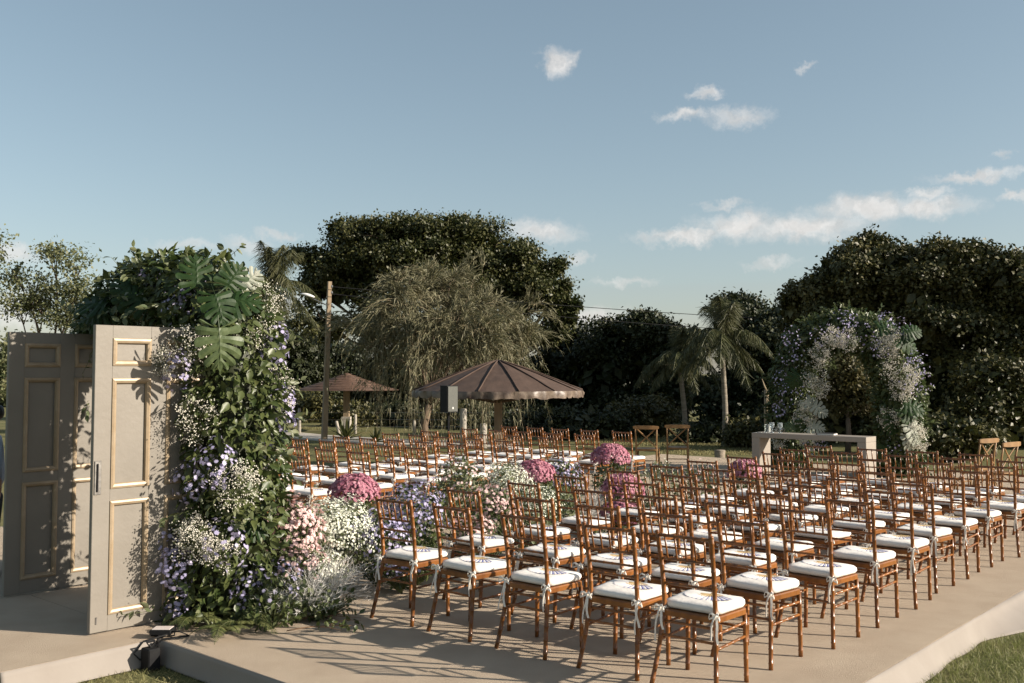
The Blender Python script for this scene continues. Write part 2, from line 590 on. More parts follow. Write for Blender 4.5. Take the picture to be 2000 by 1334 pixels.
def inst(TV, TF, pos, rot, scale):
    TV = np.asarray(TV, float); TF = np.asarray(TF, int)
    n = len(pos)
    sc = np.asarray(scale, float)
    if sc.ndim == 0:
        sc = np.full(n, float(sc))
    V = np.einsum('nij,vj->nvi', rot, TV) * sc[:, None, None] + np.asarray(pos)[:, None, :]
    Fi = TF[None] + (np.arange(n) * len(TV))[:, None, None]
    return V.reshape(-1, 3), Fi.reshape(-1, TF.shape[1])


def join(parts):
    V, F, b = [], [], 0
    for v, f in parts:
        V.append(v); F.append(np.asarray(f) + b); b += len(v)
    return np.concatenate(V), np.concatenate(F)


def unit(n):
    v = rng.normal(size=(n, 3))
    return v / np.linalg.norm(v, axis=1)[:, None]


# leaf templates (tip along +y, face +z), all triangles
KITE_V = [(0, 0, 0), (.32, .42, .06), (0, 1, -.06), (-.32, .42, .06)]
KITE_F = [(0, 1, 2), (0, 2, 3)]
LEAF_V = [(0, 0, 0), (.20, .22, .05), (.27, .50, .05), (.15, .80, .0), (0, 1.05, -.14), (-.15, .80, .0), (-.27, .50, .05), (-.20, .22, .05), (0, .5, -.03)]
LEAF_F = [(0, 1, 8), (1, 2, 8), (2, 3, 8), (3, 4, 8), (4, 5, 8), (5, 6, 8), (6, 7, 8), (7, 0, 8)]
OCT_V = [(1, 0, 0), (-1, 0, 0), (0, 1, 0), (0, -1, 0), (0, 0, 1), (0, 0, -1)]
OCT_F = [(0, 2, 4), (2, 1, 4), (1, 3, 4), (3, 0, 4), (2, 0, 5), (1, 2, 5), (3, 1, 5), (0, 3, 5)]


def star(petals, r_in, cup):
    V = [(0, 0, .12)]
    for k in range(petals * 2):
        t = pi * k / petals
        r = 1 if k % 2 == 0 else r_in
        V.append((r * cos(t), r * sin(t), cup * (r if k % 2 == 0 else r * .8)))
    Fc = [(0, 1 + k, 1 + (k + 1) % (petals * 2)) for k in range(petals * 2)]
    return V, Fc


ASTER_V, ASTER_F = star(9, .62, .16)
_a, _b = star(9, .7, .05), star(7, .7, .42)
POM_V = _a[0] + [(x * .68, y * .68, z * .68 + .16) for x, y, z in _b[0]]
POM_F = _a[1] + [tuple(i + len(_a[0]) for i in f) for f in _b[1]]


# ------------------------------------------------------------------ ground, path, platform
def build_ground():
    n = 60
    xs = np.concatenate([np.linspace(-1500, -80, 8), np.linspace(-70, 70, 57), np.linspace(80, 1500, 8)])
    ys = np.concatenate([np.linspace(-300, -20, 6), np.linspace(-15, 80, 48), np.linspace(100, 3000, 8)])
    X, Y = np.meshgrid(xs, ys)
    Z = np.full_like(X, GZ)
    far = np.clip((Y - 20) / 20, 0, 1)
    Z += far * (.05 * np.sin(X * .31) * np.cos(Y * .27))
    V = np.stack([X.ravel(), Y.ravel(), Z.ravel()], 1)
    nx, ny = len(xs), len(ys)
    i, j = np.meshgrid(np.arange(nx - 1), np.arange(ny - 1))
    a = (j * nx + i).ravel()
    Fq = np.stack([a, a + 1, a + 1 + nx, a + nx], 1)
    o = ob('ground', mesh_np('ground', V, Fq, M_GRASSG, True))
    tag(o, kind='structure')


build_ground()


def build_path():
    # pale concrete path behind the seats, left to right
    pts = [(380, 838), (545, 846), (640, 855), (760, 862), (900, 866), (1015, 869)]
    m = MB()
    top = [G(u, v - 5.5, GZ + .05) for u, v in pts]
    bot = [G(u, v + 5, GZ + .05) for u, v in pts]
    V = [tuple(p) for p in top] + [tuple(p) for p in bot]
    V += [(p[0], p[1], GZ - .1) for p in top] + [(p[0], p[1], GZ - .1) for p in bot]
    k = len(pts)
    Fc = []
    for i in range(k - 1):
        Fc += [(k + i, k + i + 1, i + 1, i), (3 * k + i, 3 * k + i + 1, k + i + 1, k + i), (i, i + 1, 2 * k + i + 1, 2 * k + i)]
    m.add(V, Fc)
    tag(m.build('path', M_PATH), kind='structure')


build_path()

PL_R, PL_L, PL_B, PL_F = .67, -9.6, -1.66, 14.3      # platform edges in (across, along)
EN_R, EN_L, EN_B = -3.43, -6.3, -2.72                # entry landing


def quad_prism(m, pts, z0, z1):
    V = [W(a, c, z1) for a, c in pts] + [W(a, c, z0) for a, c in pts]
    k = len(pts)
    Fc = [tuple(range(k)), tuple(range(2 * k - 1, k - 1, -1))]
    Fc += [(i, i + k, (i + 1) % k + k, (i + 1) % k) for i in range(k)]
    m.add(V, Fc)


def skirt(p0, p1, out, zt, zb, flare, n, name, mt, parent, seed, amp=.02):
    """cloth hanging from the edge p0-p1 (along, across) and spreading outwards at the foot"""
    r = random.Random(seed)
    ph = [r.random() * 6.28 for _ in range(6)]
    rows = [0, .15, .35, .55, .75, .9, 1.0]
    V = []
    L = sqrt((p1[0] - p0[0]) ** 2 + (p1[1] - p0[1]) ** 2)
    for q in rows:
        for i in range(n + 1):
            t = i / n
            a = p0[0] + (p1[0] - p0[0]) * t; c = p0[1] + (p1[1] - p0[1]) * t
            d = t * L
            wave = sin(d * 2.1 + ph[0]) * .5 + sin(d * 4.7 + ph[1]) * .3 + sin(d * 9.1 + ph[2]) * .2
            f = flare(d) if callable(flare) else flare
            off = .006 + f * q ** 1.6 + amp * q * (1 + wave)
            z = zt + (zb - zt) * q ** .85
            if q == 1.0:
                z = zb + .004 + .01 * max(0, wave)
            V.append(W(a + out[0] * off, c + out[1] * off, z))
    m = MB()
    Fc = [(k * (n + 1) + i, k * (n + 1) + i + 1, (k + 1) * (n + 1) + i + 1, (k + 1) * (n + 1) + i) for k in range(len(rows) - 1) for i in range(n)]
    m.add(V, Fc)
    o = m.build(name, mt, parent, True)
    md = o.modifiers.new('thick', 'SOLIDIFY'); md.thickness = .004
    return o


def build_platform():
    root = ob('stage_platform', None, None, (0, 0, 0))
    tag(root, kind='structure')
    m = MB()
    quad_prism(m, [(PL_B, PL_R), (PL_F, PL_R), (PL_F, PL_L), (PL_B, PL_L)], GZ + .002, -.014)
    m.build('deck', M_DECK, root)
    # carpet in long strips with thin open seams
    edges = [PL_R, -1.44, -3.46, -5.5, -7.55, PL_L]
    for i in range(len(edges) - 1):
        m = MB()
        n = 40
        c0, c1 = edges[i], edges[i + 1]
        r = random.Random(i)
        ks = np.linspace(0, 1, n + 1)
        V = []
        for t in ks:
            a = PL_B + (PL_F - PL_B) * t
            w = .006 * sin(a * 1.7 + i)
            for c, z in ((c0 - (.004 if i else -.004), -.013), (c0 - (.004 if i else -.004) + w * (i > 0), 0.0), (c1 + .006 * (i < 4) + w * (i < 4), 0.0), (c1 + .006, -.013)):
                V.append(W(a, c, z + (.0 if z < -.01 else .0012 * sin(a * 3.1 + c * 2)) - (.005 if (z > -.01 and i > 0 and abs(c - c0) < .03) else 0)))
        Fc = []
        for k in range(n):
            for q in range(3):
                Fc.append((k * 4 + q, k * 4 + q + 1, k * 4 + 4 + q + 1, k * 4 + 4 + q))
        Fc += [(0, 1, 2, 3), tuple(n * 4 + q for q in (3, 2, 1, 0))]
        m.add(V, Fc)
        m.build('carpet_strip', M_CARPET, root)
    skirt((PL_B, PL_R), (PL_F, PL_R), (0, 1), -.002, GZ, lambda d: .02 + .26 * min(1, max(0, (d - 4.3) / .8)) ** 1.3, 220, 'skirt', M_SKIRT, root, 4, .045)
    skirt((PL_B, EN_R), (PL_B, PL_R), (-1, 0), -.002, GZ, .02, 90, 'skirt', M_SKIRT2, root, 5, .012)
    skirt((PL_F, PL_R), (PL_F, PL_L), (1, 0), -.002, GZ, .03, 90, 'skirt', M_SKIRT, root, 6)
    skirt((PL_F, PL_L), (PL_B, PL_L), (0, -1), -.002, GZ, .03, 90, 'skirt', M_SKIRT, root, 7)
    # entry landing in front of the doors
    r2 = ob('entry_landing', None, None, (0, 0, 0))
    tag(r2, kind='structure')
    m = MB()
    quad_prism(m, [(EN_B, EN_R), (PL_B - .004, EN_R), (PL_B - .004, EN_L), (EN_B, EN_L)], GZ + .002, -.014)
    m.build('deck', M_DECK, r2)
    m = MB()
    quad_prism(m, [(EN_B, EN_R + .004), (PL_B - .006, EN_R + .004), (PL_B - .006, EN_L), (EN_B, EN_L)], -.013, -.001)
    m.build('carpet_strip', M_CARPET, r2)
    skirt((EN_B, EN_R), (PL_B - .02, EN_R), (0, 1), -.002, GZ, .03, 40, 'skirt', M_SKIRT, r2, 8, .015)
    skirt((EN_B, EN_L), (EN_B, EN_R), (-1, 0), -.002, GZ, .03, 60, 'skirt', M_SKIRT2, r2, 9, .015)


build_platform()

# ------------------------------------------------------------------ chairs


def bamboo(m, pts, r, step=.085, n=8, fin=False, bump=1.10, off=.04):
    """turned bamboo-style rod: smooth path with raised rings"""
    pts = [Vector(p) for p in pts]
    # Catmull-Rom resample
    if len(pts) > 2:
        q = []
        for i in range(len(pts) - 1):
            p0, p1, p2, p3 = pts[max(i - 1, 0)], pts[i], pts[i + 1], pts[min(i + 2, len(pts) - 1)]
            for k in range(8):
                t = k / 8
                q.append(.5 * ((2 * p1) + (p2 - p0) * t + (2 * p0 - 5 * p1 + 4 * p2 - p3) * t * t + (3 * p1 - p0 - 3 * p2 + p3) * t ** 3))
        q.append(pts[-1])
        pts = q
    d = [0]
    for a, b in zip(pts, pts[1:]):
        d.append(d[-1] + (b - a).length)

    def at(s):
        s = min(max(s, 0), d[-1])
        for i in range(len(d) - 1):
            if s <= d[i + 1] + 1e-9:
                t = (s - d[i]) / max(d[i + 1] - d[i], 1e-9)
                return pts[i].lerp(pts[i + 1], t)
        return pts[-1]
    ss = [(0, r)]
    s = off
    while s < d[-1] - .02:
        ss += [(s - .006, r * .97), (s - .003, r * bump), (s + .003, r * bump), (s + .006, r * .97)]
        s += step
    if fin:
        L = d[-1]
        ss += [(L - .020, r * .98), (L - .016, r * .72), (L - .011, r * 1.05), (L - .004, r * .92), (L, r * .35)]
    else:
        ss.append((d[-1], r))
    m.tube([at(s) for s, _ in ss], [rr for _, rr in ss], n)


def rounded_outline(wb, wf, yb, yf, rad, k=6):
    """trapezoid with rounded corners, counter-clockwise"""
    cs = [(-wb, yb), (wb, yb), (wf, yf), (-wf, yf)]
    out = []
    for i in range(4):
        p = Vector(cs[i]); a = Vector(cs[i - 1]); b = Vector(cs[(i + 1) % 4])
        rr = rad[i]
        d0 = (a - p).normalized() * rr; d1 = (b - p).normalized() * rr
        for j in range(k + 1):
            t = j / k
            out.append(((p + d0) * (1 - t) ** 2 + p * 2 * t * (1 - t) + (p + d1) * t ** 2))
    return out


def slab(m, outline, layers):
    """layers = (scale_offset inward, z)"""
    n = len(outline)
    c = sum(outline, Vector((0, 0))) / n
    V, Fc = [], []
    for ins, z in layers:
        for p in outline:
            d = p - c
            q = c + d * max(.0, 1 - ins / d.length)
            V.append((q.x, q.y, z))
    for k in range(len(layers) - 1):
        for i in range(n):
            j = (i + 1) % n
            Fc.append((k * n + i, k * n + j, (k + 1) * n + j, (k + 1) * n + i))
    V.append((c.x, c.y, layers[0][1])); V.append((c.x, c.y, layers[-1][1]))
    a, b = len(V) - 2, len(V) - 1
    for i in range(n):
        j = (i + 1) % n
        Fc.append((a, j, i)); Fc.append((b, (len(layers) - 1) * n + i, (len(layers) - 1) * n + j))
    m.add(V, Fc)


LIFT = (.0, .004, .007, .002, .0055)


def chair_meshes():
    R = {}
    for s, nm in ((-1, 'L'), (1, 'R')):
        m = MB()
        bamboo(m, [(s * .214, -.258, 0), (s * .193, -.220, .18), (s * .172, -.180, .42), (s * .169, -.182, .52), (s * .172, -.205, .72), (s * .180, -.245, .92)], .0148, fin=True)
        R['post' + nm] = m.mesh('back_post', M_WOOD, True)
        m = MB()
        bamboo(m, [(s * .200, .150, 0), (s * .196, .150, .22), (s * .192, .148, .412)], .0150, step=.10)
        R['leg' + nm] = m.mesh('front_leg', M_WOOD, True)
    def px(z):   # post half-distance and y at height z
        zs = [0, .18, .42, .52, .72, .92]; xs = [.214, .193, .172, .169, .172, .180]; ys = [-.258, -.220, -.180, -.182, -.205, -.245]
        return float(np.interp(z, zs, xs)), float(np.interp(z, zs, ys))
    for i, (z, r) in enumerate(((.893, .0105), (.752, .0085), (.672, .0085), (.602, .0085))):
        m = MB()
        x, y = px(z)
        bamboo(m, [(-x, y, z), (x, y, z)], r, step=.062, off=.05, n=7, bump=1.13)
        R['rail%d' % i] = m.mesh('back_rail', M_WOOD, True)
    for i in range(5):
        m = MB()
        t = (i - 2) / 2.0
        xt, yt = px(.893); xb, yb = px(.752)
        bamboo(m, [(t * .125, yb, .752), (t * .131, yt, .893)], .0066, step=.2, off=.07, n=6)
        R['spin%d' % i] = m.mesh('spindle', M_WOOD, True)
    sts = []
    for z0 in (.345, .262):
        for s in (-1, 1):
            x, y = px(z0)
            sts.append([(s * x, y, z0), (s * .196, .150, z0 + .012)])
    x, y = px(.375); sts.append([(-x, y, .375), (x, y, .375)])
    x, y = px(.295); sts.append([(-x, y, .295), (x, y, .295)])
    sts.append([(-.194, .149, .325), (.194, .149, .325)])
    for i, p in enumerate(sts):
        m = MB()
        bamboo(m, p, .0086, step=.075, off=.05, n=7, bump=1.12)
        R['str%d' % i] = m.mesh('stretcher', M_WOOD, True)
    m = MB()
    slab(m, rounded_outline(.186, .212, -.196, .178, (.03, .03, .07, .07)), [(.0, .410), (0, .438), (.006, .445), (.05, .446)])
    R['seat'] = m.mesh('seat', M_WOOD, False)
    for v in range(5):
        m = MB()
        o = rounded_outline(.188, .207, -.170, .185, (.05, .05, .085, .085), 7)
        lift = LIFT[v]
        slab(m, o, [(.03, .450), (.006, .453), (-.004, .464 + lift), (-.002, .480 + lift), (.012, .491 + lift), (.045, .497 + lift), (.10, .500 + lift), (.15, .501 + lift)])
        # gentle unevenness of a stuffed cushion
        r = random.Random(v)
        a, b = r.random() * 6, r.random() * 6
        m.v = [(x * (1 + .012 * sin(y * 22 + a)), y * (1 + .012 * sin(x * 22 + b)), z + (.004 * sin(x * 17 + a) * cos(y * 15 + b) if z > .47 else 0)) for x, y, z in m.v]
        R['cush%d' % v] = m.mesh('cushion', M_CUSH, True)
    for v in range(5):
        for s, nm in ((-1, 'L'), (1, 'R')):
            r = random.Random(v * 2 + (s > 0))
            m = MB()
            x0, y0, z0 = s * .172, -.186, .458
            # band round the post
            band = [(x0 + cos(t) * .0185, y0 + sin(t) * .0185, z0 + .004 * sin(t)) for t in np.linspace(0, 2 * pi, 9)]
            m.strip(band, .014, (0, 0, 1))
            bx, by = x0 + s * .012, y0 - .022
            # two bow loops and two tails
            for sg in (-1, 1):
                L = .030 + r.random() * .018
                pts = [(bx, by, z0)]
                for t in np.linspace(.15, .95, 6):
                    pts.append((bx + sg * L * sin(pi * t * .55), by - .012 * sin(pi * t), z0 + .018 * sin(pi * t * 1.3) - .012 * t))
                pts.append((bx, by - .004, z0 - .004))
                m.strip(pts, .011, (.1, .25, 1))
                T = .10 + r.random() * .11
                sw = (r.random() - .5) * .05 + sg * .012
                ph = r.random() * 3
                pts = [(bx + sw * t + .006 * sin(5 * t + ph), by - .006 - .012 * t + .006 * cos(4 * t + ph), z0 - T * t) for t in np.linspace(0, 1, 7)]
                m.strip(pts, .014, (1, .55 * sg, 0))
            R['tie%d%s' % (v, nm)] = m.mesh('cushion_tie', M_TIE, False)
    return R


CM = chair_meshes()
ORD = ['first', 'second', 'third', 'fourth', 'fifth', 'sixth', 'seventh', 'eighth', 'ninth', 'tenth', 'eleventh']


def place_chair(al, ac, rz, label, group, v):
    t = thing('chiavari_chair', label, 'chair', W(al, ac), -TH + rz, group)
    for nm in ('L', 'R'):
        ob('back_post', CM['post' + nm], t)
        ob('front_leg', CM['leg' + nm], t)
    for i in range(4):
        ob('back_rail', CM['rail%d' % i], t)
    for i in range(5):
        ob('spindle', CM['spin%d' % i], t)
    for i in range(7):
        ob('stretcher', CM['str%d' % i], t)
    ob('seat', CM['seat'], t)
    c = ob('cushion', CM['cush%d' % v], t)
    for nm in ('L', 'R'):
        ob('cushion_tie', CM['tie%d%s' % (v, nm)], c)
    return t


def fan_meshes():
    n, a0 = 52, radians(75)
    r0, r1 = .070, .166
    V, Fc = [], []
    for i in range(n + 1):
        t = -a0 + 2 * a0 * i / n
        z = .0016 * (i % 2)
        rr = r1 + (.005 if i % 2 else -.004)
        for r in (r0, (r0 + r1) / 2, rr):
            V.append((r * sin(t), -r * cos(t), z + .002 - .0035 * (r / r1) ** 3))
    for i in range(n):
        for k in range(2):
            Fc.append((i * 3 + k, i * 3 + k + 1, i * 3 + 3 + k + 1, i * 3 + 3 + k))
    m = MB(); m.add(V, Fc)
    leaf = m.mesh('fan_leaf', M_FAN)
    m = MB()
    for i in range(0, n + 1, 4):
        t = -a0 + 2 * a0 * i / n
        d = Vector((sin(t), -cos(t), 0)); p = Vector((cos(t), sin(t), 0)) * .0042
        V = [d * .0 - p * .6, d * .0 + p * .6, d * .09 + p, d * .09 - p]
        V = [(q.x, q.y, .0016 + .00012 * i) for q in V] + [(q.x, q.y, .0004 + .00012 * i) for q in V]
        m.add(V, [(0, 1, 2, 3), (7, 6, 5, 4), (0, 4, 5, 1), (1, 5, 6, 2), (2, 6, 7, 3), (3, 7, 4, 0)])
    m.lathe([(.0, .009), (.007, .008), (.007, 0)], (0, 0, 0), 8)
    ribs = m.mesh('fan_ribs', M_RIB)
    return leaf, ribs


FAN_LEAF, FAN_RIBS = fan_meshes()


def place_fan(al, ac, rz, label, v):
    r = random.Random(int((al + 20) * 1000 + ac * 77))
    a, c = al + .085 + (r.random() - .5) * .03, ac + (r.random() - .5) * .04
    t = thing('hand_fan', label, 'fan', W(a, c, .5035 + LIFT[v]), -TH + rz + (r.random() - .5) * .5, 'hand fans on the seats')
    ob('fan_leaf', FAN_LEAF, t)
    ob('fan_ribs', FAN_RIBS, t)


def build_chairs():
    base = [0.0, -.62, -1.25, -1.86, -2.55]
    obs = {(0, 4): -2.56, (0, 3): -1.93, (0, 2): -1.27, (0, 1): -.59, (0, 0): -.05, (1, 4): -2.57, (1, 3): -1.83, (1, 2): -1.22, (1, 1): -.63, (1, 0): -.06,
           (2, 4): -2.55, (2, 3): -1.82, (2, 2): -1.2, (2, 1): -.58, (2, 0): .03, (3, 4): -2.62, (3, 3): -1.84, (3, 2): -1.27, (3, 1): -.63, (3, 0): .03,
           (4, 4): -2.57, (4, 3): -1.91, (4, 2): -1.26, (4, 0): .02, (5, 4): -2.54, (5, 3): -1.93, (5, 0): -.03, (6, 4): -2.54, (6, 3): -1.83, (6, 0): -.04,
           (7, 4): -2.48, (7, 0): -.04, (8, 0): 0.0, (8, 4): -2.42}
    r = random.Random(5)
    for row in range(11):
        for c in range(5):
            ac = obs.get((row, c), base[c] + (r.random() - .5) * .06)
            al = .741 * row + (r.random() - .5) * .05
            rz = (r.random() - .5) * .13
            k = 4 - c
            where = ['beside the flower aisle', 'second from the aisle', 'third from the aisle', 'fourth from the aisle', 'at the outer end'][k]
            v = r.randrange(5)
            place_chair(al, ac, rz, 'amber wooden chair with white cushion, right block, %s row from camera, %s' % (ORD[row], where), 'chairs of the right block', v)
            place_fan(al, ac, rz, 'open blue and white fan on right block chair, %s row, %s' % (ORD[row], where), v)
    rows = [.98, 1.92, 2.81, 3.78, 4.55, 5.50, 6.40, 7.33, 8.34]
    cols = [-6.35, -7.0, -7.65, -8.22, -8.82]
    for i, al0 in enumerate(rows):
        for k, ac0 in enumerate(cols):
            ac = ac0 + (r.random() - .5) * .05
            al = al0 + (r.random() - .5) * .05
            rz = (r.random() - .5) * .12
            where = ['beside the flower aisle', 'second from the aisle', 'third from the aisle', 'fourth from the aisle', 'at the outer end'][k]
            v = r.randrange(5)
            place_chair(al, ac, rz, 'amber wooden chair with white cushion, left block, %s row from camera, %s' % (ORD[i], where), 'chairs of the left block', v)
            place_fan(al, ac, rz, 'open blue and white fan on left block chair, %s row, %s' % (ORD[i], where), v)


build_chairs()


def cross_back_chair(u, v, rz, label):
    p = G(u, v, .88)
    t = thing('cross_back_chair', label, 'chair', (p[0], p[1], 0), rz, 'cross-back chairs beside the altar')
    t.location = (p[0] + .19 * -sin(rz) , p[1] + .19 * cos(rz), 0)
    for s in (-1, 1):
        m = MB()
        m.tube([(s * .195, -.225, 0), (s * .190, -.20, .25), (s * .186, -.185, .46), (s * .190, -.20, .68), (s * .197, -.235, .86)], [.014, .016, .017, .015, .013], 8)
        m.build('back_post', M_WOODL, t, True)
        m = MB()
        m.tube([(s * .205, .20, 0), (s * .195, .185, .44)], [.014, .018], 8)
        m.build('front_leg', M_WOODL, t, True)
        m = MB()
        pts = [(s * (.19 - .36 * q), -.196 - .028 * q + .012 * sin(pi * q), .50 + .335 * q) for q in np.linspace(0, 1, 9)]
        m.tube([(x, y - .004 * s, z) for x, y, z in pts], .0095, 6, sx=1.3)
        m.build('cross_brace', M_WOODL, t, True)
        m = MB()
        m.tube([(s * .198, .17, .1), (s * .19, .12, .30), (s * .18, .0, .40), (s * .182, -.12, .32), (s * .19, -.19, .12)], .009, 6)
        m.build('hoop_stretcher', M_WOODL, t, True)
    m = MB()
    xs = np.linspace(-.235, .235, 13)
    V, Fc = [], []
    for x in xs:
        y = -.245 - .03 * (1 - (x / .235) ** 2)
        hh = .034 * (1 - .35 * (abs(x) / .235) ** 6)
        for dy, dz in ((-.012, -hh), (.012, -hh), (.012, hh), (-.012, hh)):
            V.append((x, y + dy, .865 + dz))
    for i in range(12):
        for k in range(4):
            Fc.append((i * 4 + k, i * 4 + (k + 1) % 4, i * 4 + 4 + (k + 1) % 4, i * 4 + 4 + k))
    Fc += [(3, 2, 1, 0), (48, 49, 50, 51)]
    m.add(V, Fc)
    m.build('top_rail', M_WOODL, t, False)
    m = MB()
    slab(m, rounded_outline(.20, .225, -.21, .215, (.05, .05, .10, .10)), [(.006, .43), (0, .44), (0, .46), (.008, .467), (.06, .462)])
    m.build('seat', M_WOODL, t)
    m = MB()
    m.tube([(-.2, .19, .22), (.2, .19, .22)], .009, 6)
    m.build('stretcher', M_WOODL, t, True)
    return t


cross_back_chair(1262, 833, radians(-14), 'pale wooden cross-back chair left of altar, next to the last left block row')
cross_back_chair(1323, 831, radians(-10), 'pale wooden cross-back chair left of altar, the one nearer the table')
cross_back_chair(1925, 858, radians(32), 'pale wooden cross-back chair right of altar, the one nearer the flower arch')
cross_back_chair(1968, 865, radians(36), 'pale wooden cross-back chair right of altar, the one farther from the arch')


# ------------------------------------------------------------------ doors
def build_door(al, ac, label, latch):
    """leaf of 0.98 m, open along the aisle; local x along the leaf, -y is the face seen"""
    Wd, H, T = .98, 2.19, .042
    t = thing('panelled_door', label, 'door', W(al, ac, .012), pi / 2 - TH)
    t.rotation_euler = (0, 0, pi / 2 - TH)
    # local x -> along aisle; local -y -> towards +across
    t.rotation_mode = 'QUATERNION'
    mloc = Matrix(((AV[0], -RV[0], 0), (AV[1], -RV[1], 0), (0, 0, 1)))
    lean = Matrix.Rotation(radians(.9), 3, 'X')
    t.rotation_quaternion = (mloc @ lean).to_quaternion()
    xs = [(.13, .425), (.555, .85)]
    zs = [(.115, .925), (1.015, 1.805), (1.90, 2.095)]
    # stiles and rails around real recesses
    m = MB()
    xe = [0, .13, .425, .555, .85, Wd]
    for i in (0, 2, 4):
        m.box(((xe[i] + xe[i + 1]) / 2, 0, H / 2), (xe[i + 1] - xe[i], T, H), .003)
    m.build('stile', M_DOOR, t)
    m = MB()
    ze = [0, .115, .925, 1.015, 1.805, 1.90, 2.095, H]
    for x0, x1 in xs:
        for i in (0, 2, 4, 6):
            m.box(((x0 + x1) / 2, 0.0, (ze[i] + ze[i + 1]) / 2), (x1 - x0, T - .0016, ze[i + 1] - ze[i]))
    m.build('rail', M_DOOR, t)
    for x0, x1 in xs:
        for z0, z1 in zs:
            m = MB()
            m.box(((x0 + x1) / 2, .004, (z0 + z1) / 2), (x1 - x0, .018, z1 - z0))
            pn = m.build('panel', M_DOOR, t)
            for side in (-1, 1):
                m = MB()
                yf = side * (T / 2 + .004)
                w = .042
                a0, a1, b0, b1 = x0 - .004, x1 + .004, z0 - .004, z1 + .004
                # mitred raised moulding frame
                prof = [(0, side * T / 2 * .98), (0.004, yf + side * .004), (.018, yf + side * .008), (.034, yf + side * .002), (w, side * .012)]
                V, Fc = [], []
                for d, y in prof:
                    V += [(a0 + d, y, b0 + d), (a1 - d, y, b0 + d), (a1 - d, y, b1 - d), (a0 + d, y, b1 - d)]
                for k in range(len(prof) - 1):
                    for q in range(4):
                        q2 = (q + 1) % 4
                        Fc.append((k * 4 + q, k * 4 + q2, k * 4 + 4 + q2, k * 4 + 4 + q))
                m.add(V, Fc)
                ob('moulding', m.mesh('moulding', M_GOLD), pn)
    if latch:
        m = MB()
        m.box((.035, -T / 2 - .004, 1.10), (.05, .006, .24), .002)
        pl = m.build('lock_plate', M_STEEL, t)
        m = MB()
        m.box((.030, -T / 2 - .010, 1.10), (.012, .012, .20), .003)
        m.build('lock_bolt', M_BLACK, pl)
        m = MB()
        m.box((.045, -T / 2 - .003, .085), (.012, .005, .05), .001)
        m.build('hinge_pin', M_STEEL, t)
    else:
        for x in (.45, .68):
            m = MB()
            m.box((x, 0, -.006), (.03, .03, .02), .002)
            m.build('floor_bracket', M_STEEL, t)


build_door(-1.95, -3.87, 'open grey door with gold mouldings and steel lock plate, nearest the flower arch column', True)
build_door(-1.86, -5.57, 'open grey door with gold mouldings under leaf shadows, at the left edge', False)


# ------------------------------------------------------------------ foliage makers
def monstera(name, mt, parent, base, direction, normal, size, seed=0, curl=.25, label=None):
    """split leaf with a midrib and separate curved fingers; base, direction and normal in world axes"""
    r = random.Random(seed)
    V, Fc = [], []

    def bend(x, y):
        return (x, y, -.22 * curl * y * y * 2 - abs(x) ** 1.5 * .35 * curl)
    nf = 6
    lo, hi = -.16, .93

    def surf(sg, t, q):
        """leaf blade: t along the midrib, q from midrib to margin"""
        tt = (t - lo) / (hi - lo)
        wid = .60 * (sin(pi * min(1, .20 + .80 * tt)) ** .62) + .03
        ang = radians(-40 + 108 * tt)
        y0 = max(t, 0.0)
        return bend(sg * wid * q * cos(ang * .72), y0 + wid * q * sin(ang * (.45 + .55 * q)))
    for s in (-1, 1):
        for i in range(nf):
            t0 = lo + (hi - lo) * i / nf
            t1 = lo + (hi - lo) * (i + 1) / nf
            cutq = .16 + .16 * r.random()
            gap = .17 + .16 * r.random()
            tw, ph = (r.random() - .5) * .16, r.random() * 6
            reach = .93 + .12 * r.random()
            rows = 9
            for k in range(rows + 1):
                q = k / rows
                g = 0.0 if q < cutq else gap * min(1, (q - cutq) / .14)
                if q > .84:
                    g += .30 * ((q - .84) / .16) ** 2
                w = (t1 - t0) * .5 * (1 - g)
                tm = (t0 + t1) / 2 + .010 * q
                for e in (-1, 0, 1):
                    x, y, z = surf(s, tm + e * w, q * reach * (1.0 if e == 0 else .985))
                    V.append((x, y, z - (.022 * abs(e) if q > .1 else 0) + q * q * (tw * .6 + .03 * sin(q * 5 + ph)) + e * q * tw * .35))
            b = len(V) - 3 * (rows + 1)
            for k in range(rows):
                for e in (0, 1):
                    f = (b + 3 * k + e, b + 3 * k + 3 + e, b + 3 * k + 4 + e, b + 3 * k + 1 + e)
                    Fc.append(f if s > 0 else f[::-1])
    # tip lobe
    b = len(V)
    V += [bend(-.05, .90), bend(.05, .90), bend(.07, 1.0), bend(0, 1.16), bend(-.07, 1.0)]
    Fc.append((b, b + 1, b + 2, b + 3, b + 4))
    m = MB(); m.add(V, Fc)
    rib = [bend(0, y) for y in np.linspace(-.35, 1.05, 10)]
    m.tube([(x, y, z + .002) for x, y, z in rib], list(np.linspace(.008, .002, 10)), 5)
    me = m.mesh(name, mt, False)
    o = ob(name, me, parent)
    d = Vector(direction).normalized(); nn = Vector(normal)
    nn = (nn - d * nn.dot(d)).normalized()
    x = d.cross(nn)
    rot = Matrix((x, d, nn)).transposed().to_4x4()
    mw = Matrix.Translation(Vector(tuple(map(float, base)))) @ rot @ Matrix.Scale(size, 4)
    if parent is not None:
        mw = Matrix.Translation(-Vector(parent.location)) @ mw
    o.matrix_basis = mw
    if label:
        o['label'] = label
    return o


def hang(n, out, droop=.7):
    """leaf axes: mostly outwards and down"""
    d = out * .6 + rng.normal(size=(n, 3)) * .55
    d[:, 2] -= droop
    return d


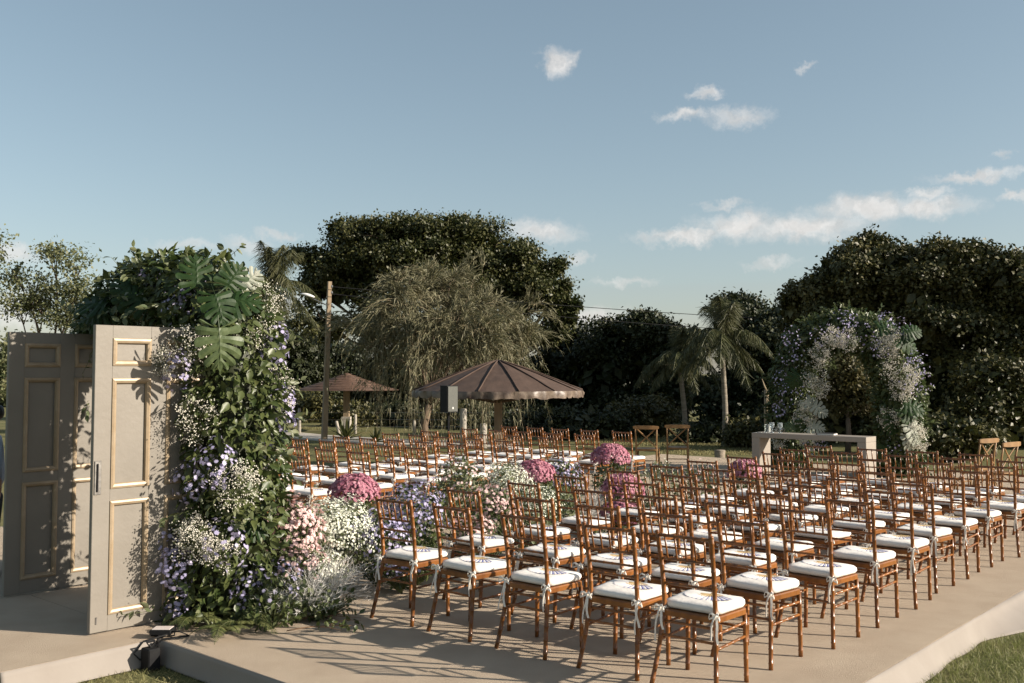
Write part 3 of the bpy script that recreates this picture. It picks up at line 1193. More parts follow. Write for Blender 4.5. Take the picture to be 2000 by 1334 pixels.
def leaf_cloud(pos, out, size, tv=LEAF_V, tf=LEAF_F, droop=.5, scat=.5):
    n = len(pos)
    y = hang(n, out, droop)
    z = out + rng.normal(size=(n, 3)) * scat
    z[:, 2] += .3
    rot = basis(z, None)
    y = y / np.linalg.norm(y, axis=1)[:, None]
    zz = z - y * (z * y).sum(1)[:, None]
    zz /= np.maximum(np.linalg.norm(zz, axis=1), 1e-6)[:, None]
    rot = np.stack([np.cross(y, zz), y, zz], axis=2)
    return inst(tv, tf, pos, rot, size)


def add_np(name, V, F, mt, parent, smooth=False, kind='stuff', origin=None):
    if origin is not None:
        V = V - np.asarray(origin)[None]
    o = ob(name, mesh_np(name, V, F, mt, smooth), parent)
    if kind:
        o['kind'] = kind
    return o


def flower_ball(c, r, n, size, tv, tf, squash=1.0, upper=False, face=None, jitter=.35):
    d = unit(n)
    if upper:
        d[:, 2] = np.abs(d[:, 2])
    rad = r * (1 - jitter * rng.random(n) ** 1.5)
    pos = np.asarray(c)[None] + d * rad[:, None] * np.array([1, 1, squash])[None]
    z = d + rng.normal(size=(n, 3)) * .35
    z[:, 2] += .25
    return inst(tv, tf, pos, basis(z), size * (.75 + .5 * rng.random(n)))


def spray(c, r, n, up, mt_size=.006, squash=1.0):
    """gypsophila cloud: tiny blossoms through a ball, in tufts"""
    k = max(4, n // 22)
    d = unit(k) * (r * (.45 + .5 * rng.random(k) ** .6))[:, None]
    cen = np.asarray(c)[None] + d * np.array([1, 1, squash])
    pos = np.repeat(cen, 22, axis=0) + rng.normal(size=(k * 22, 3)) * r * .16
    return inst(OCT_V, OCT_F, pos, rand_rot(len(pos)), mt_size * (.6 + .8 * rng.random(len(pos))))


def stems(c, tips, rad=.0018):
    """thin three-sided stems from a point to tips"""
    c = np.broadcast_to(np.asarray(c, float), tips.shape)
    d = tips - c
    L = np.linalg.norm(d, axis=1)
    TV = [(cos(2 * pi * k / 3), sin(2 * pi * k / 3), z) for z in (0, 1) for k in range(3)]
    TFa = [(0, 1, 4), (0, 4, 3), (1, 2, 5), (1, 5, 4), (2, 0, 3), (2, 3, 5)]
    rot = basis(d)
    TV = np.array(TV)
    n = len(tips)
    V = np.einsum('nij,nvj->nvi', rot, np.stack([np.broadcast_to(TV[:, 0] * rad, (n, 6)), np.broadcast_to(TV[:, 1] * rad, (n, 6)), TV[None, :, 2] * L[:, None]], -1)) + c[:, None, :]
    Fi = np.array(TFa)[None] + (np.arange(n) * 6)[:, None, None]
    return V.reshape(-1, 3), Fi.reshape(-1, 3)


def curve_strands(starts, dirs, lens, grav, width, segs=7):
    """flat tapering blades: start, direction, length, downward bend"""
    n = len(starts)
    t = np.linspace(0, 1, segs + 1)
    pts = starts[:, None, :] + dirs[:, None, :] * (lens[:, None] * t[None])[:, :, None]
    pts[:, :, 2] -= (grav[:, None] * (lens[:, None] * t[None]) ** 2)
    side = np.cross(dirs, rng.normal(size=(n, 3)))
    side /= np.maximum(np.linalg.norm(side, axis=1), 1e-6)[:, None]
    w = width * (1 - .85 * t)
    L = pts - side[:, None, :] * w[None, :, None]
    R = pts + side[:, None, :] * w[None, :, None]
    V = np.stack([L, R], 2).reshape(n, -1, 3)
    tf = []
    for k in range(segs):
        tf += [(2 * k, 2 * k + 1, 2 * k + 3), (2 * k, 2 * k + 3, 2 * k + 2)]
    Fi = np.array(tf)[None] + (np.arange(n) * (segs + 1) * 2)[:, None, None]
    return V.reshape(-1, 3), Fi.reshape(-1, 3)


def frond(base, direction, length, droop, nl=22, lw=.34):
    """fern / palm style frond: rachis + leaflets, as (V, F) triangles"""
    d = np.asarray(direction, float); d = d / np.linalg.norm(d)
    t = np.linspace(0, 1, nl)
    pts = base + d[None] * (length * t)[:, None]
    pts[:, 2] -= droop * (length * t) ** 2
    tan = np.gradient(pts, axis=0); tan /= np.linalg.norm(tan, axis=1)[:, None]
    side = np.cross(tan, [0, 0, 1]); side /= np.maximum(np.linalg.norm(side, axis=1), 1e-6)[:, None]
    parts = []
    prof = np.sin(pi * np.clip(t * .9 + .12, 0, 1)) ** .8 * lw * length
    for s in (-1, 1):
        y = side * s * .85 + tan * .5
        y[:, 2] -= .15
        y += rng.normal(size=y.shape) * .08
        y /= np.linalg.norm(y, axis=1)[:, None]
        nn = np.cross(side, tan) * 1.0
        nn = nn - y * (nn * y).sum(1)[:, None]; nn /= np.maximum(np.linalg.norm(nn, axis=1), 1e-6)[:, None]
        rot = np.stack([np.cross(y, nn), y, nn], axis=2)
        parts.append(inst([(0, 0, 0), (.085, .4, .02), (0, 1, -.06), (-.085, .4, .02)], KITE_F, pts, rot, prof + .004))
    parts.append(stems(pts[:-1], pts[1:], .0025))
    return join(parts)


# ------------------------------------------------------------------ flower arches
def arch_points(path, n, rad, al, ac0, jit=.5, t0=0, t1=1):
    """random points round an arch path of (s, z, radius factor); returns points and outward directions"""
    pth = np.array(path, float)
    seg = np.linalg.norm(np.diff(pth[:, :2], axis=0), axis=1)
    cum = np.concatenate([[0], np.cumsum(seg)])
    d = cum[-1] * (t0 + (t1 - t0) * rng.random(n))
    s = np.interp(d, cum, pth[:, 0]); z = np.interp(d, cum, pth[:, 1]); k = np.interp(d, cum, pth[:, 2])
    ds = np.interp(d + .05, cum, pth[:, 0]) - np.interp(d - .05, cum, pth[:, 0])
    dz = np.interp(d + .05, cum, pth[:, 1]) - np.interp(d - .05, cum, pth[:, 1])
    L = np.maximum(np.hypot(ds, dz), 1e-6)
    tan = (ds / L)[:, None] * RV[None] + (dz / L)[:, None] * np.array([0, 0, 1.0])[None]
    nrm1 = AV[None] * np.ones((n, 1))
    nrm2 = np.cross(tan, nrm1)
    a = rng.random(n) * 2 * pi
    out = nrm1 * np.cos(a)[:, None] + nrm2 * np.sin(a)[:, None]
    c = OV[None] + AV[None] * al + RV[None] * (ac0 + s)[:, None]
    c[:, 2] = z
    rr = rad * k * (1 - jit * rng.random(n) ** 1.6)
    pos = c + out * rr[:, None]
    pos[:, 2] = np.maximum(pos[:, 2], .02)
    return pos, out


def flower_arch(label, path, al, ac0, rad, n_leaf, asters, gyps, mons, seed, leaf=.085, dens=1.0):
    base = W(al, ac0)
    t = thing('flower_arch', label, 'arch', base)
    m = MB()
    pts = [OV + AV * al + RV * (ac0 + s) + np.array([0, 0, z]) for s, z, _ in path]
    m.tube([p - base for p in pts], .05, 6)
    m.build('arch_frame', M_BARK, t)
    lump = MB()   # solid dark green core inside the greenery
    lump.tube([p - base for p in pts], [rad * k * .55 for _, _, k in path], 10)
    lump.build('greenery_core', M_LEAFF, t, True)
    # greenery
    p1, o1 = arch_points(path, n_leaf, rad, al, ac0)
    V, F = leaf_cloud(p1, o1, leaf * (.6 + .7 * rng.random(len(p1))))
    p3, o3 = arch_points(path, int(n_leaf * .8), rad, al, ac0, jit=.25)
    V3, F3 = leaf_cloud(p3, o3, leaf * .48 * (.6 + .7 * rng.random(len(p3))))
    V, F = join([(V, F), (V3, F3)])
    add_np('foliage', V, F, M_LEAF, t, origin=base)
    # branchlets: short twigs with leaves poking out
    k = n_leaf // 60
    p2, o2 = arch_points(path, k, rad, al, ac0, jit=.3)
    dirs = o2 * .9 + rng.normal(size=o2.shape) * .45
    dirs /= np.linalg.norm(dirs, axis=1)[:, None]
    ln = rad * (.35 + .5 * rng.random(k))
    tt = np.linspace(.25, 1.0, 7)
    pp = p2[:, None, :] + dirs[:, None, :] * (ln[:, None] * tt[None])[:, :, None]
    pp[:, :, 2] -= (ln[:, None] * tt[None]) ** 2 * .9
    oo = np.repeat(dirs[:, None, :], 7, axis=1).reshape(-1, 3)
    pp = pp.reshape(-1, 3)
    pp[:, 2] = np.maximum(pp[:, 2], .012)
    V1, F1 = leaf_cloud(pp, oo + rng.normal(size=oo.shape) * .5, leaf * .8 * (.6 + .6 * rng.random(len(pp))), droop=.3)
    tips = pp.reshape(k, 7, 3)[:, -1]
    V2, F2 = stems(p2, tips, .0022)
    add_np('leafy_twigs', V1, F1, M_LEAF2, t, origin=base)
    add_np('twig_stems', V2, F2, M_STEM, t, origin=base)
    if asters:
        parts = [flower_ball(c, r, int(n * dens * (1.6 if seed == 1 else .75)), .0185, ASTER_V, ASTER_F, squash=1.2) for c, r, n in asters]
        V, F = join(parts)
        add_np('lilac_asters', V, F, M_ASTER, t, origin=base)
    if gyps:
        parts = [spray(c, r, int(n * dens * (1 if seed == 1 else 1.35)), 1, .006 if seed == 1 else .009) for c, r, n in gyps]
        V, F = join(parts)
        add_np('white_gypsophila', V, F, M_GYP, t, origin=base)
        parts = [stems(np.asarray(c) + np.array([.0, .0, -r * .4]), np.asarray(c)[None] + unit(60) * r * .9, .0011) for c, r, n in gyps]
        V, F = join(parts)
        add_np('gypsophila_stems', V, F, M_STEM, t, origin=base)
    for i, (b, d, nn, sz, mt) in enumerate(mons):
        monstera('monstera_leaf', mt, t, b, d, nn, sz * (.66 if seed == 1 else .70), seed * 20 + i, curl=.35 + .5 * ((i * 7) % 5) / 5)
    return t


def build_arches():
    # the entrance arch, seen close at the left
    path = [(.90, 0, 1.35), (.89, .35, 1.15), (.89, .9, .98), (.90, 1.5, .95), (.89, 2.0, .95), (.73, 2.38, .9), (.35, 2.52, .8), (-.2, 2.55, .8), (-.8, 2.45, .75), (-1.2, 2.1, .7), (-1.32, 1.0, .7), (-1.32, 0, .8)]
    al, ac0 = -.86, -4.68
    T = 7.65
    ast = [(P(355, 600, T + .3), .16, 70), (P(420, 905, T - .25), .17, 75), (P(330, 1060, T - .1), .13, 60), (P(345, 1110, T - .25), .15, 75),
           (P(535, 700, T + .3), .12, 60), (P(548, 780, T + .3), .12, 70), (P(372, 940, T - .1), .15, 60), (P(440, 1060, T - .35), .17, 50),
           (P(490, 1150, T - .2), .16, 45), (P(300, 560, T + .8), .17, 60), (P(525, 890, T + .3), .13, 50), (P(345, 720, T - .1), .14, 60), (P(385, 545, T + .4), .12, 45),
           (P(255, 590, T + 1.2), .14, 50), (P(345, 1180, T - .2), .10, 40), (P(540, 660, T + .3), .11, 40), (P(555, 820, T + .3), .10, 45)]
    gyp = [(P(362, 685, T - .15), .19, 700), (P(385, 820, T - .15), .18, 620), (P(460, 950, T - .3), .19, 700), (P(385, 1055, T - .3), .19, 700),
           (P(430, 1075, T - .35), .15, 420), (P(540, 740, T + .3), .15, 480), (P(520, 590, T + .3), .17, 420), (P(500, 655, T + .1), .15, 300), (P(550, 800, T + .3), .12, 380),
           (P(300, 590, T + .7), .2, 420), (P(320, 705, T - .2), .12, 300), (P(380, 1040, T - .3), .14, 300), (P(530, 910, T + .2), .12, 200)]
    f = np.array([0.0, -1, 0])
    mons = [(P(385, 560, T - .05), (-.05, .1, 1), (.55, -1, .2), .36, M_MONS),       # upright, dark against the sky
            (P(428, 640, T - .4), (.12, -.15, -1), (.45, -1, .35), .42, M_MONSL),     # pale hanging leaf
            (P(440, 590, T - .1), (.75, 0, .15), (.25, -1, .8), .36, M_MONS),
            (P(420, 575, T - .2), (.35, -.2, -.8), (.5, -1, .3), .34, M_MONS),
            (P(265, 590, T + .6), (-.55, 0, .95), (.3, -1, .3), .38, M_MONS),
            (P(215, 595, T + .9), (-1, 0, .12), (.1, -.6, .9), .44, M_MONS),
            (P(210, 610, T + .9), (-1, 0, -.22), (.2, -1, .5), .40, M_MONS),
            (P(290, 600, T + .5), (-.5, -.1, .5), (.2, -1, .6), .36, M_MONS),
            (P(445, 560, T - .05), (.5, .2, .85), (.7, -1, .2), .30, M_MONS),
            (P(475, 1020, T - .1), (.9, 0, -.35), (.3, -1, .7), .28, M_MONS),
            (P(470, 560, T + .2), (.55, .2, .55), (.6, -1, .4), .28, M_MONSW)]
    flower_arch('tall arch of dark leaves, lilac asters and white sprays framing the grey doors', path, al, ac0, .43, 11000, ast, gyp, mons, 1, leaf=.088)
    # the altar arch, far right
    path = [(1.05, 0, 1.0), (1.06, .6, 1.0), (1.08, 1.3, 1.05), (1.02, 1.9, 1.05), (.78, 2.4, 1.0), (.3, 2.68, .95), (-.25, 2.68, .95), (-.75, 2.42, 1.0), (-1.02, 1.9, 1.0), (-1.1, 1.2, .95), (-1.1, .5, .95), (-1.1, 0, 1.0)]
    al, ac0 = 13.0, -4.72
    TB = 18.4
    ast = []
    for u, v, r in [(1550, 690, .26), (1545, 660, .2), (1600, 660, .2), (1640, 635, .25), (1645, 660, .14), (1690, 660, .24), (1720, 680, .18), (1790, 720, .26), (1800, 745, .2), (1770, 750, .25),
                    (1540, 770, .22), (1570, 755, .18), (1585, 870, .2), (1600, 860, .15), (1755, 865, .2), (1760, 640, .18), (1730, 625, .14), (1525, 740, .15), (1520, 800, .15), (1780, 700, .15), (1660, 625, .15)]:
        ast.append((P(u, v, TB - .3 - .004 * (u - 1660)), r, 50))
    gyp = []
    for u, v, r in [(1625, 660, .22), (1600, 690, .2), (1660, 665, .22), (1735, 675, .26), (1745, 665, .2), (1755, 725, .3), (1770, 735, .25), (1590, 735, .26), (1600, 760, .2), (1575, 800, .22), (1570, 820, .2),
                    (1735, 815, .22), (1785, 840, .2), (1790, 860, .2), (1760, 765, .2), (1580, 860, .2), (1520, 855, .2)]:
        gyp.append((P(u, v, TB - .35 - .004 * (u - 1660)), r, 420))
    mons = []
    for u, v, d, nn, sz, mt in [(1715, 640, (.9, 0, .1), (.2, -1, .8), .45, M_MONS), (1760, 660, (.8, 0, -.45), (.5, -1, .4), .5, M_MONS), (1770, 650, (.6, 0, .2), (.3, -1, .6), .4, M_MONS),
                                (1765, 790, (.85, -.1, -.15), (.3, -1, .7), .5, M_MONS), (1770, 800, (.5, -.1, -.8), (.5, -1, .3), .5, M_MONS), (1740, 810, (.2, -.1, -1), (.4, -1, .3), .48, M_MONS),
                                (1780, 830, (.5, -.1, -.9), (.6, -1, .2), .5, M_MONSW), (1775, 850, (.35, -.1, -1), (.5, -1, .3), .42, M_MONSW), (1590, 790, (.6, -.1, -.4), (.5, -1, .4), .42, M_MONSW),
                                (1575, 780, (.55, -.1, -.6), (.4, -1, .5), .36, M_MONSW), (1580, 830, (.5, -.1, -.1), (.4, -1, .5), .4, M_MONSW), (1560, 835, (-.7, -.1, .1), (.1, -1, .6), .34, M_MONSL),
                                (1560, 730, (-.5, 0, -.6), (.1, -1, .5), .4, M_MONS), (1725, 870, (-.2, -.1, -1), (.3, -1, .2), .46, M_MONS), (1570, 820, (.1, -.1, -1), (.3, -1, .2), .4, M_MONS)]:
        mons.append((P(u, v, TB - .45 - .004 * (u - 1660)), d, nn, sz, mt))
    flower_arch('round arch of leaves and pale flowers behind the altar table', path, al, ac0, .42, 10000, ast, gyp, mons, 2, leaf=.10)


build_arches()


# ------------------------------------------------------------------ flower beds along the aisle
def bed(name, label, al, ac, h, r, kind, seed, cat='flowers', n=None, sq=None):
    """one rounded plant: foliage body plus its blossoms"""
    base = W(al, ac)
    t = thing(name, label, cat, base, 0, 'flowers along the aisle')
    c = np.array([0, 0, h * .55])
    # foliage
    nl = int(380 * (r / .25) ** 2 * (h / .5))
    d = unit(nl)
    if kind == 'mum':
        c = np.array([0, 0, h * .45])
    rad = (.25 + .75 * rng.random(nl) ** .5)
    pos = c[None] + d * rad[:, None] * np.array([r * .95, r * .95, h * .42])[None]
    pos[:, 2] = np.maximum(pos[:, 2], .012)
    lt = M_LEAF if seed % 2 else M_LEAF2
    if kind == 'cream':
        pos, d, lt = pos[::2], d[::2], M_LEAF2
        nl = len(pos)
    V, F = leaf_cloud(pos, d, .05 * (.6 + .7 * rng.random(nl)), droop=.1)
    add_np('foliage', V, F, lt, t)
    tips = c[None] + unit(60) * np.array([r, r, h * .42])[None] * .9
    V, F = stems(np.array([0, 0, .0]), tips, .003)
    add_np('stems', V, F, M_STEM, t)
    top = np.array([0, 0, h * .5])
    if kind in ('mum', 'pink', 'aster', 'cream', 'bushpink'):
        mt, tv, tf, sz, cnt, jit = {'mum': (M_MAG, POM_V, POM_F, .021, 900, .18), 'pink': (M_PINK, POM_V, POM_F, .021, 190, .45), 'aster': (M_ASTER, ASTER_V, ASTER_F, .016, 420, .5),
                                    'cream': (M_WHITEF, ASTER_V, ASTER_F, .010, 1500, .6), 'bushpink': (M_PINK, ASTER_V, ASTER_F, .020, 60, .25)}[kind]
        cnt = n or int(cnt * (r / .25) ** 2)
        d = unit(cnt)
        d[:, 2] = np.where(d[:, 2] < -.25, -d[:, 2], d[:, 2])
        rr = 1 - jit * rng.random(cnt) ** 1.7
        lump = 1 + .20 * np.sin(d[:, 0] * 6 + seed) * np.sin(d[:, 1] * 5 + seed * 2) + .12 * rng.random(cnt) ** 4
        if kind == 'mum':
            lump = 1 + .03 * np.sin(d[:, 0] * 9 + seed)
        vr, cz = (r * .78, h - r * .78) if kind == 'mum' else (h * .42, h * .58)
        p = np.array([0, 0, cz])[None] + d * (rr * lump)[:, None] * np.array([r, r, vr])[None]
        z = d + rng.normal(size=d.shape) * .3
        z[:, 2] += .2
        V, F = inst(tv, tf, p, basis(z), sz * (.75 + .5 * rng.random(cnt)))
        add_np('blossoms', V, F, mt, t)
    if kind == 'gyp':
        parts = [spray(top + np.array([rng.normal() * r * .4, rng.normal() * r * .4, h * .28 + rng.normal() * h * .08]), r * .55, n or 520, 1, .007) for _ in range(5)]
        V, F = join(parts)
        add_np('blossoms', V, F, M_GYP, t)
    return t


def silver_grass(label, al, ac, h, spread, n, name='plume_grass'):
    base = W(al, ac)
    t = thing(name, label, 'grass', base, 0, 'silvery plumes along the aisle')
    st = rng.normal(size=(n, 3)) * np.array([.05, .05, 0])
    st[:, 2] = .04
    d = unit(n); d[:, 2] = np.abs(d[:, 2]) * 1.5 + .5
    d[:, :2] *= spread
    d /= np.linalg.norm(d, axis=1)[:, None]
    ln = h * (.6 + .5 * rng.random(n))
    V, F = curve_strands(st, d, ln, np.full(n, .35) + rng.random(n) * .3, .0032, 7)
    # fine side hairs give the plumes their fuzz
    k = n * 16
    idx = rng.integers(0, n, k)
    tt = .3 + .7 * rng.random(k)
    p = st[idx] + d[idx] * (ln[idx] * tt)[:, None]
    p[:, 2] -= .5 * (ln[idx] * tt) ** 2
    dd = d[idx] + rng.normal(size=(k, 3)) * .55
    dd /= np.linalg.norm(dd, axis=1)[:, None]
    V2, F2 = curve_strands(p, dd, .02 + .035 * rng.random(k), np.zeros(k), .0016, 2)
    V, F = join([(V, F), (V2, F2)])
    V[:, 2] = np.maximum(V[:, 2], .01)
    add_np('plumes', V, F, M_SILV, t)
    nl = 160
    dl = unit(nl)
    pos = np.array([0, 0, .08])[None] + dl * np.array([.2, .2, .08])[None] * rng.random(nl)[:, None] ** .4
    pos[:, 2] = np.maximum(pos[:, 2], .012)
    V, F = leaf_cloud(pos, dl, .055 * (.6 + .6 * rng.random(nl)), droop=0)
    add_np('foliage', V, F, M_LEAF, t)


def build_beds():
    # near end beside the entrance arch
    bed('pink_pompon_plant', 'tall pale pink pompon flowers right beside the entrance arch', -.40, -3.62, .86, .27, 'pink', 1, n=520)
    bed('pink_pompon_plant', 'low pale pink pompon flowers at the foot of the cream bush', -.52, -3.38, .56, .22, 'pink', 3, n=190)
    bed('cream_blossom_bush', 'big cream blossom bush between pink pompons and magenta mound', .10, -3.72, .80, .38, 'cream', 2, n=3600)
    bed('cream_blossom_bush', 'cream blossom bush low behind the silvery plume grass', -.32, -3.42, .44, .24, 'cream', 4, n=1100)
    bed('magenta_chrysanthemum', 'magenta chrysanthemum mound nearest the entrance arch, in front of left block', 1.48, -5.1, .80, .27, 'mum', 5)
    bed('lilac_aster_plant', 'lilac asters behind the nearest right block chair, left of it', .45, -3.55, .66, .28, 'aster', 7, n=620)
    bed('lilac_aster_plant', 'tall lilac asters just behind the nearest right block chair', 1.02, -3.66, .86, .30, 'aster', 9, n=760)
    bed('lilac_aster_plant', 'low lilac asters on the carpet beside the nearest chair leg', .45, -3.25, .36, .22, 'aster', 11, n=260)
    bed('pink_star_bush', 'leafy bush with few pink star flowers beside the aisle', 2.95, -5.0, .90, .34, 'bushpink', 12)
    bed('cream_blossom_bush', 'cream blossom bush right of the leafy pink star bush', 3.8, -5.05, .80, .34, 'cream', 13, n=1800)
    bed('pink_pompon_plant', 'pale pink pompon flowers behind the second right block row', 2.0, -3.62, .74, .30, 'pink', 15, n=260)
    bed('pink_pompon_plant', 'dusty pink pompon flowers between lilac asters and second row', 1.45, -3.35, .55, .24, 'pink', 17, n=190)
    bed('cream_blossom_bush', 'pale green and cream bush behind the third right block row', 2.75, -3.7, .70, .32, 'cream', 18, n=900)
    bed('magenta_chrysanthemum', 'magenta chrysanthemum mound in the middle of the aisle flowers', 4.42, -5.1, .76, .26, 'mum', 19)
    bed('leafy_green_bush', 'leafy green bush under the middle magenta mound', 3.35, -3.85, .66, .28, 'none', 20, 'bush')
    bed('lilac_aster_plant', 'lilac and white asters left of the tall white spray', 5.0, -5.1, .74, .30, 'aster', 21, n=420)
    silver_grass('white feathery plume grass beside the tallest magenta mound', 3.9, -3.8, .85, .45, 150)
    bed('magenta_chrysanthemum', 'tallest magenta chrysanthemum mound, at the far end of left block', 6.05, -5.1, .88, .27, 'mum', 23)
    bed('magenta_chrysanthemum', 'magenta chrysanthemum mound seen through right block chair backs', 4.2, -3.6, .70, .25, 'mum', 25)
    bed('magenta_chrysanthemum', 'low magenta chrysanthemum mound below its neighbour between chair backs', 3.75, -3.30, .46, .24, 'mum', 27)
    bed('leafy_green_bush', 'upright green leafy bush behind the sixth right block row', 5.0, -3.6, .82, .30, 'cream', 28, 'bush', n=120)
    bed('leafy_green_bush', 'green leafy bush farther along, behind the seventh right block row', 5.9, -3.6, .70, .28, 'bushpink', 30, 'bush')
    bed('magenta_chrysanthemum', 'magenta chrysanthemum mound farthest from the entrance, before the table', 7.1, -3.6, .68, .24, 'mum', 29)
    bed('leafy_green_bush', 'low green filler plant in the aisle edge near fourth row', 2.4, -3.45, .40, .26, 'none', 32, 'bush')
    bed('leafy_green_bush', 'dark green filler plant behind the first row chairs', .75, -3.35, .42, .24, 'none', 33, 'bush')
    bed('leafy_green_bush', 'low leafy greens at the arch foot beside the plume grass', -.80, -3.22, .36, .26, 'aster', 34, 'bush', n=40)
    bed('leafy_green_bush', 'small leafy greens spilling onto the carpet right of the ferns', -.98, -3.05, .22, .24, 'none', 35, 'bush')
    bed('leafy_green_bush', 'leafy greens under the low plume grass at the carpet edge', -.50, -3.02, .24, .24, 'none', 37, 'bush')
    bed('lilac_aster_plant', 'lilac asters low between arch foot and plume grass', -.68, -3.42, .48, .22, 'aster', 39, n=160)
    silver_grass('silvery plume grass spreading in front of the cream bush', -.42, -3.28, .66, 1.25, 210)
    silver_grass('low silvery plume grass at the carpet edge near the twigs', -.62, -3.12, .42, 1.5, 110)


build_beds()


def base_greens():
    """ferns and cut branches lying at the foot of the entrance arch"""
    r = random.Random(9)
    specs = [(410, 1205, 1), (475, 1222, 2), (385, 1215, 3), (520, 1205, 4), (575, 1195, 5), (440, 1232, 6)]
    for i, (u, v, s) in enumerate(specs):
        b = G(u, v, .05)
        t = thing('fern', ['curled fern at the arch foot, leftmost of the spray', 'yellow green fern fronds reaching onto the carpet', 'dark fern half under the arch leaves', 'long fern fronds at the arch foot pointing right',
                           'fern beside the cut branch on the carpet', 'front fern fronds lowest on the carpet edge'][i], 'fern', b, 0, 'ferns at the arch foot')
        parts = []
        for k in range(5):
            a = radians(200 + 140 * k / 4 + r.uniform(-15, 15)) if i % 2 else radians(230 + 130 * k / 4 + r.uniform(-15, 15))
            d = (cos(a), sin(a) * .7, .75)
            parts.append(frond(np.zeros(3), d, .22 + r.random() * .16, 2.2, 30, .20))
        V, F = join(parts)
        V[:, 2] = np.maximum(V[:, 2], -.042)
        o = ob('fronds', mesh_np('fronds', V, F, M_FERN), t)
    # cut twigs lying on the carpet
    for i, (u, v, ang, L, lab) in enumerate([(560, 1232, 8, .55, 'cut leafy branch lying on the carpet right of the arch'), (590, 1208, -6, .45, 'bare brown twig lying behind the cut leafy branch')]):
        b = G(u, v, .02)
        t = thing('cut_branch', lab, 'branch', b, radians(ang))
        m = MB()
        m.tube([(0, 0, 0), (L * .3, .01, .02), (L * .6, -.015, .03), (L, .0, .015)], [.005, .0045, .0035, .002], 5)
        m.tube([(L * .5, -.01, .03), (L * .75, .06, .05), (L * .95, .10, .03)], [.003, .0025, .0015], 5)
        m.tube([(L * .35, .01, .02), (L * .55, -.07, .03), (L * .7, -.10, .015)], [.003, .0025, .0015], 5)
        m.build('twig', M_TWIGB, t)
        n = 26 if i == 0 else 6
        x = L * (.4 + .6 * rng.random(n))
        pos = np.stack([x, rng.normal(size=n) * .05, .03 + .02 * rng.random(n)], 1)
        V, F = leaf_cloud(pos, unit(n) * np.array([1, 1, .3]), .055 * (.7 + .5 * rng.random(n)), droop=.1)
        V[:, 2] = np.maximum(V[:, 2], -.016)
        ob('leaves', mesh_np('leaves', V, F, M_LEAF), t)


base_greens()


# ------------------------------------------------------------------ altar table and things on it
def build_altar():
    al, ac, L, D, H, th = 11.0, -4.42, 2.06, .42, .81, .085
    t = thing('altar_table', 'plain taupe waterfall table in front of the round flower arch', 'table', W(al, ac), -TH)
    m = MB(); m.box((0, 0, H - th / 2), (L, D, th), .004); m.build('table_top', M_TABLE, t)
    for s in (-1, 1):
        m = MB(); m.box((s * (L / 2 - .075), 0, (H - th - .001) / 2), (.15, D - .004, H - th - .001), .004); m.build('side_panel', M_TABLE, t)

    def on(x, y):
        return W(al + y, ac + x, H)
    for x, y, lab in ((-.72, -.05, 'clear stemmed goblet on altar table, left of the pair'), (-.55, -.08, 'clear stemmed goblet on altar table, right of the pair')):
        m = MB()
        m.lathe([(.0, .004), (.036, .004), (.034, .010), (.008, .018), (.007, .07), (.016, .078), (.038, .10), (.045, .14), (.043, .185), (.040, .185), (.041, .14), (.034, .104), (.0, .088)], n=18)
        tag(m.build('goblet', M_GLASS, None, True, on(x, y)), lab, 'goblet', 'goblets on the altar table')
    m = MB(); m.box((0, 0, .0725), (.085, .085, .145), .004)
    tag(m.build('glass_block_vase', M_GLASS, None, False, on(-.84, .02), -TH), 'square clear glass vase behind the goblets on altar table', 'vase')
    k = thing('book', 'dark closed book lying on the altar table right of goblets', 'book', on(.28, -.02), -TH + .1)
    m = MB(); m.box((0, 0, .004), (.30, .2, .006), .001); m.box((0, 0, .030), (.30, .2, .006), .001); m.box((-.148, 0, .017), (.006, .2, .022)); m.build('cover', M_BOOK, k)
    m = MB(); m.box((.004, 0, .017), (.284, .19, .019)); m.build('pages', M_PAPER, k)
    m = MB()
    m.tube([(0, 0, GZ), (.01, 0, .5), (0, .01, 1.0), (.0, 0, 1.52)], [.055, .052, .05, .047], 8)
    m.tube([(0, 0, 1.50), (-.05, 0, 1.62), (-.09, 0, 1.75)], [.02, .015, .006], 6)
    p = G(1497, 905, 0)
    b = P(1497, 765, 20.5)
    tag(m.build('wooden_stake', M_STAKE, None, True, (b[0], b[1], 0)), 'tall pale wooden stake standing behind the altar table, left of arch', 'stake')
    m = MB()
    m.lathe([(.0, .26), (.12, .25), (.13, .24), (.12, .1), (.14, 0)], n=10)
    b = G(1406, 900, GZ)
    tag(m.build('tree_stump', M_BARKG, None, True, (b[0], b[1], GZ)), 'short grey stump in the grass left of the altar table', 'stump')


build_altar()


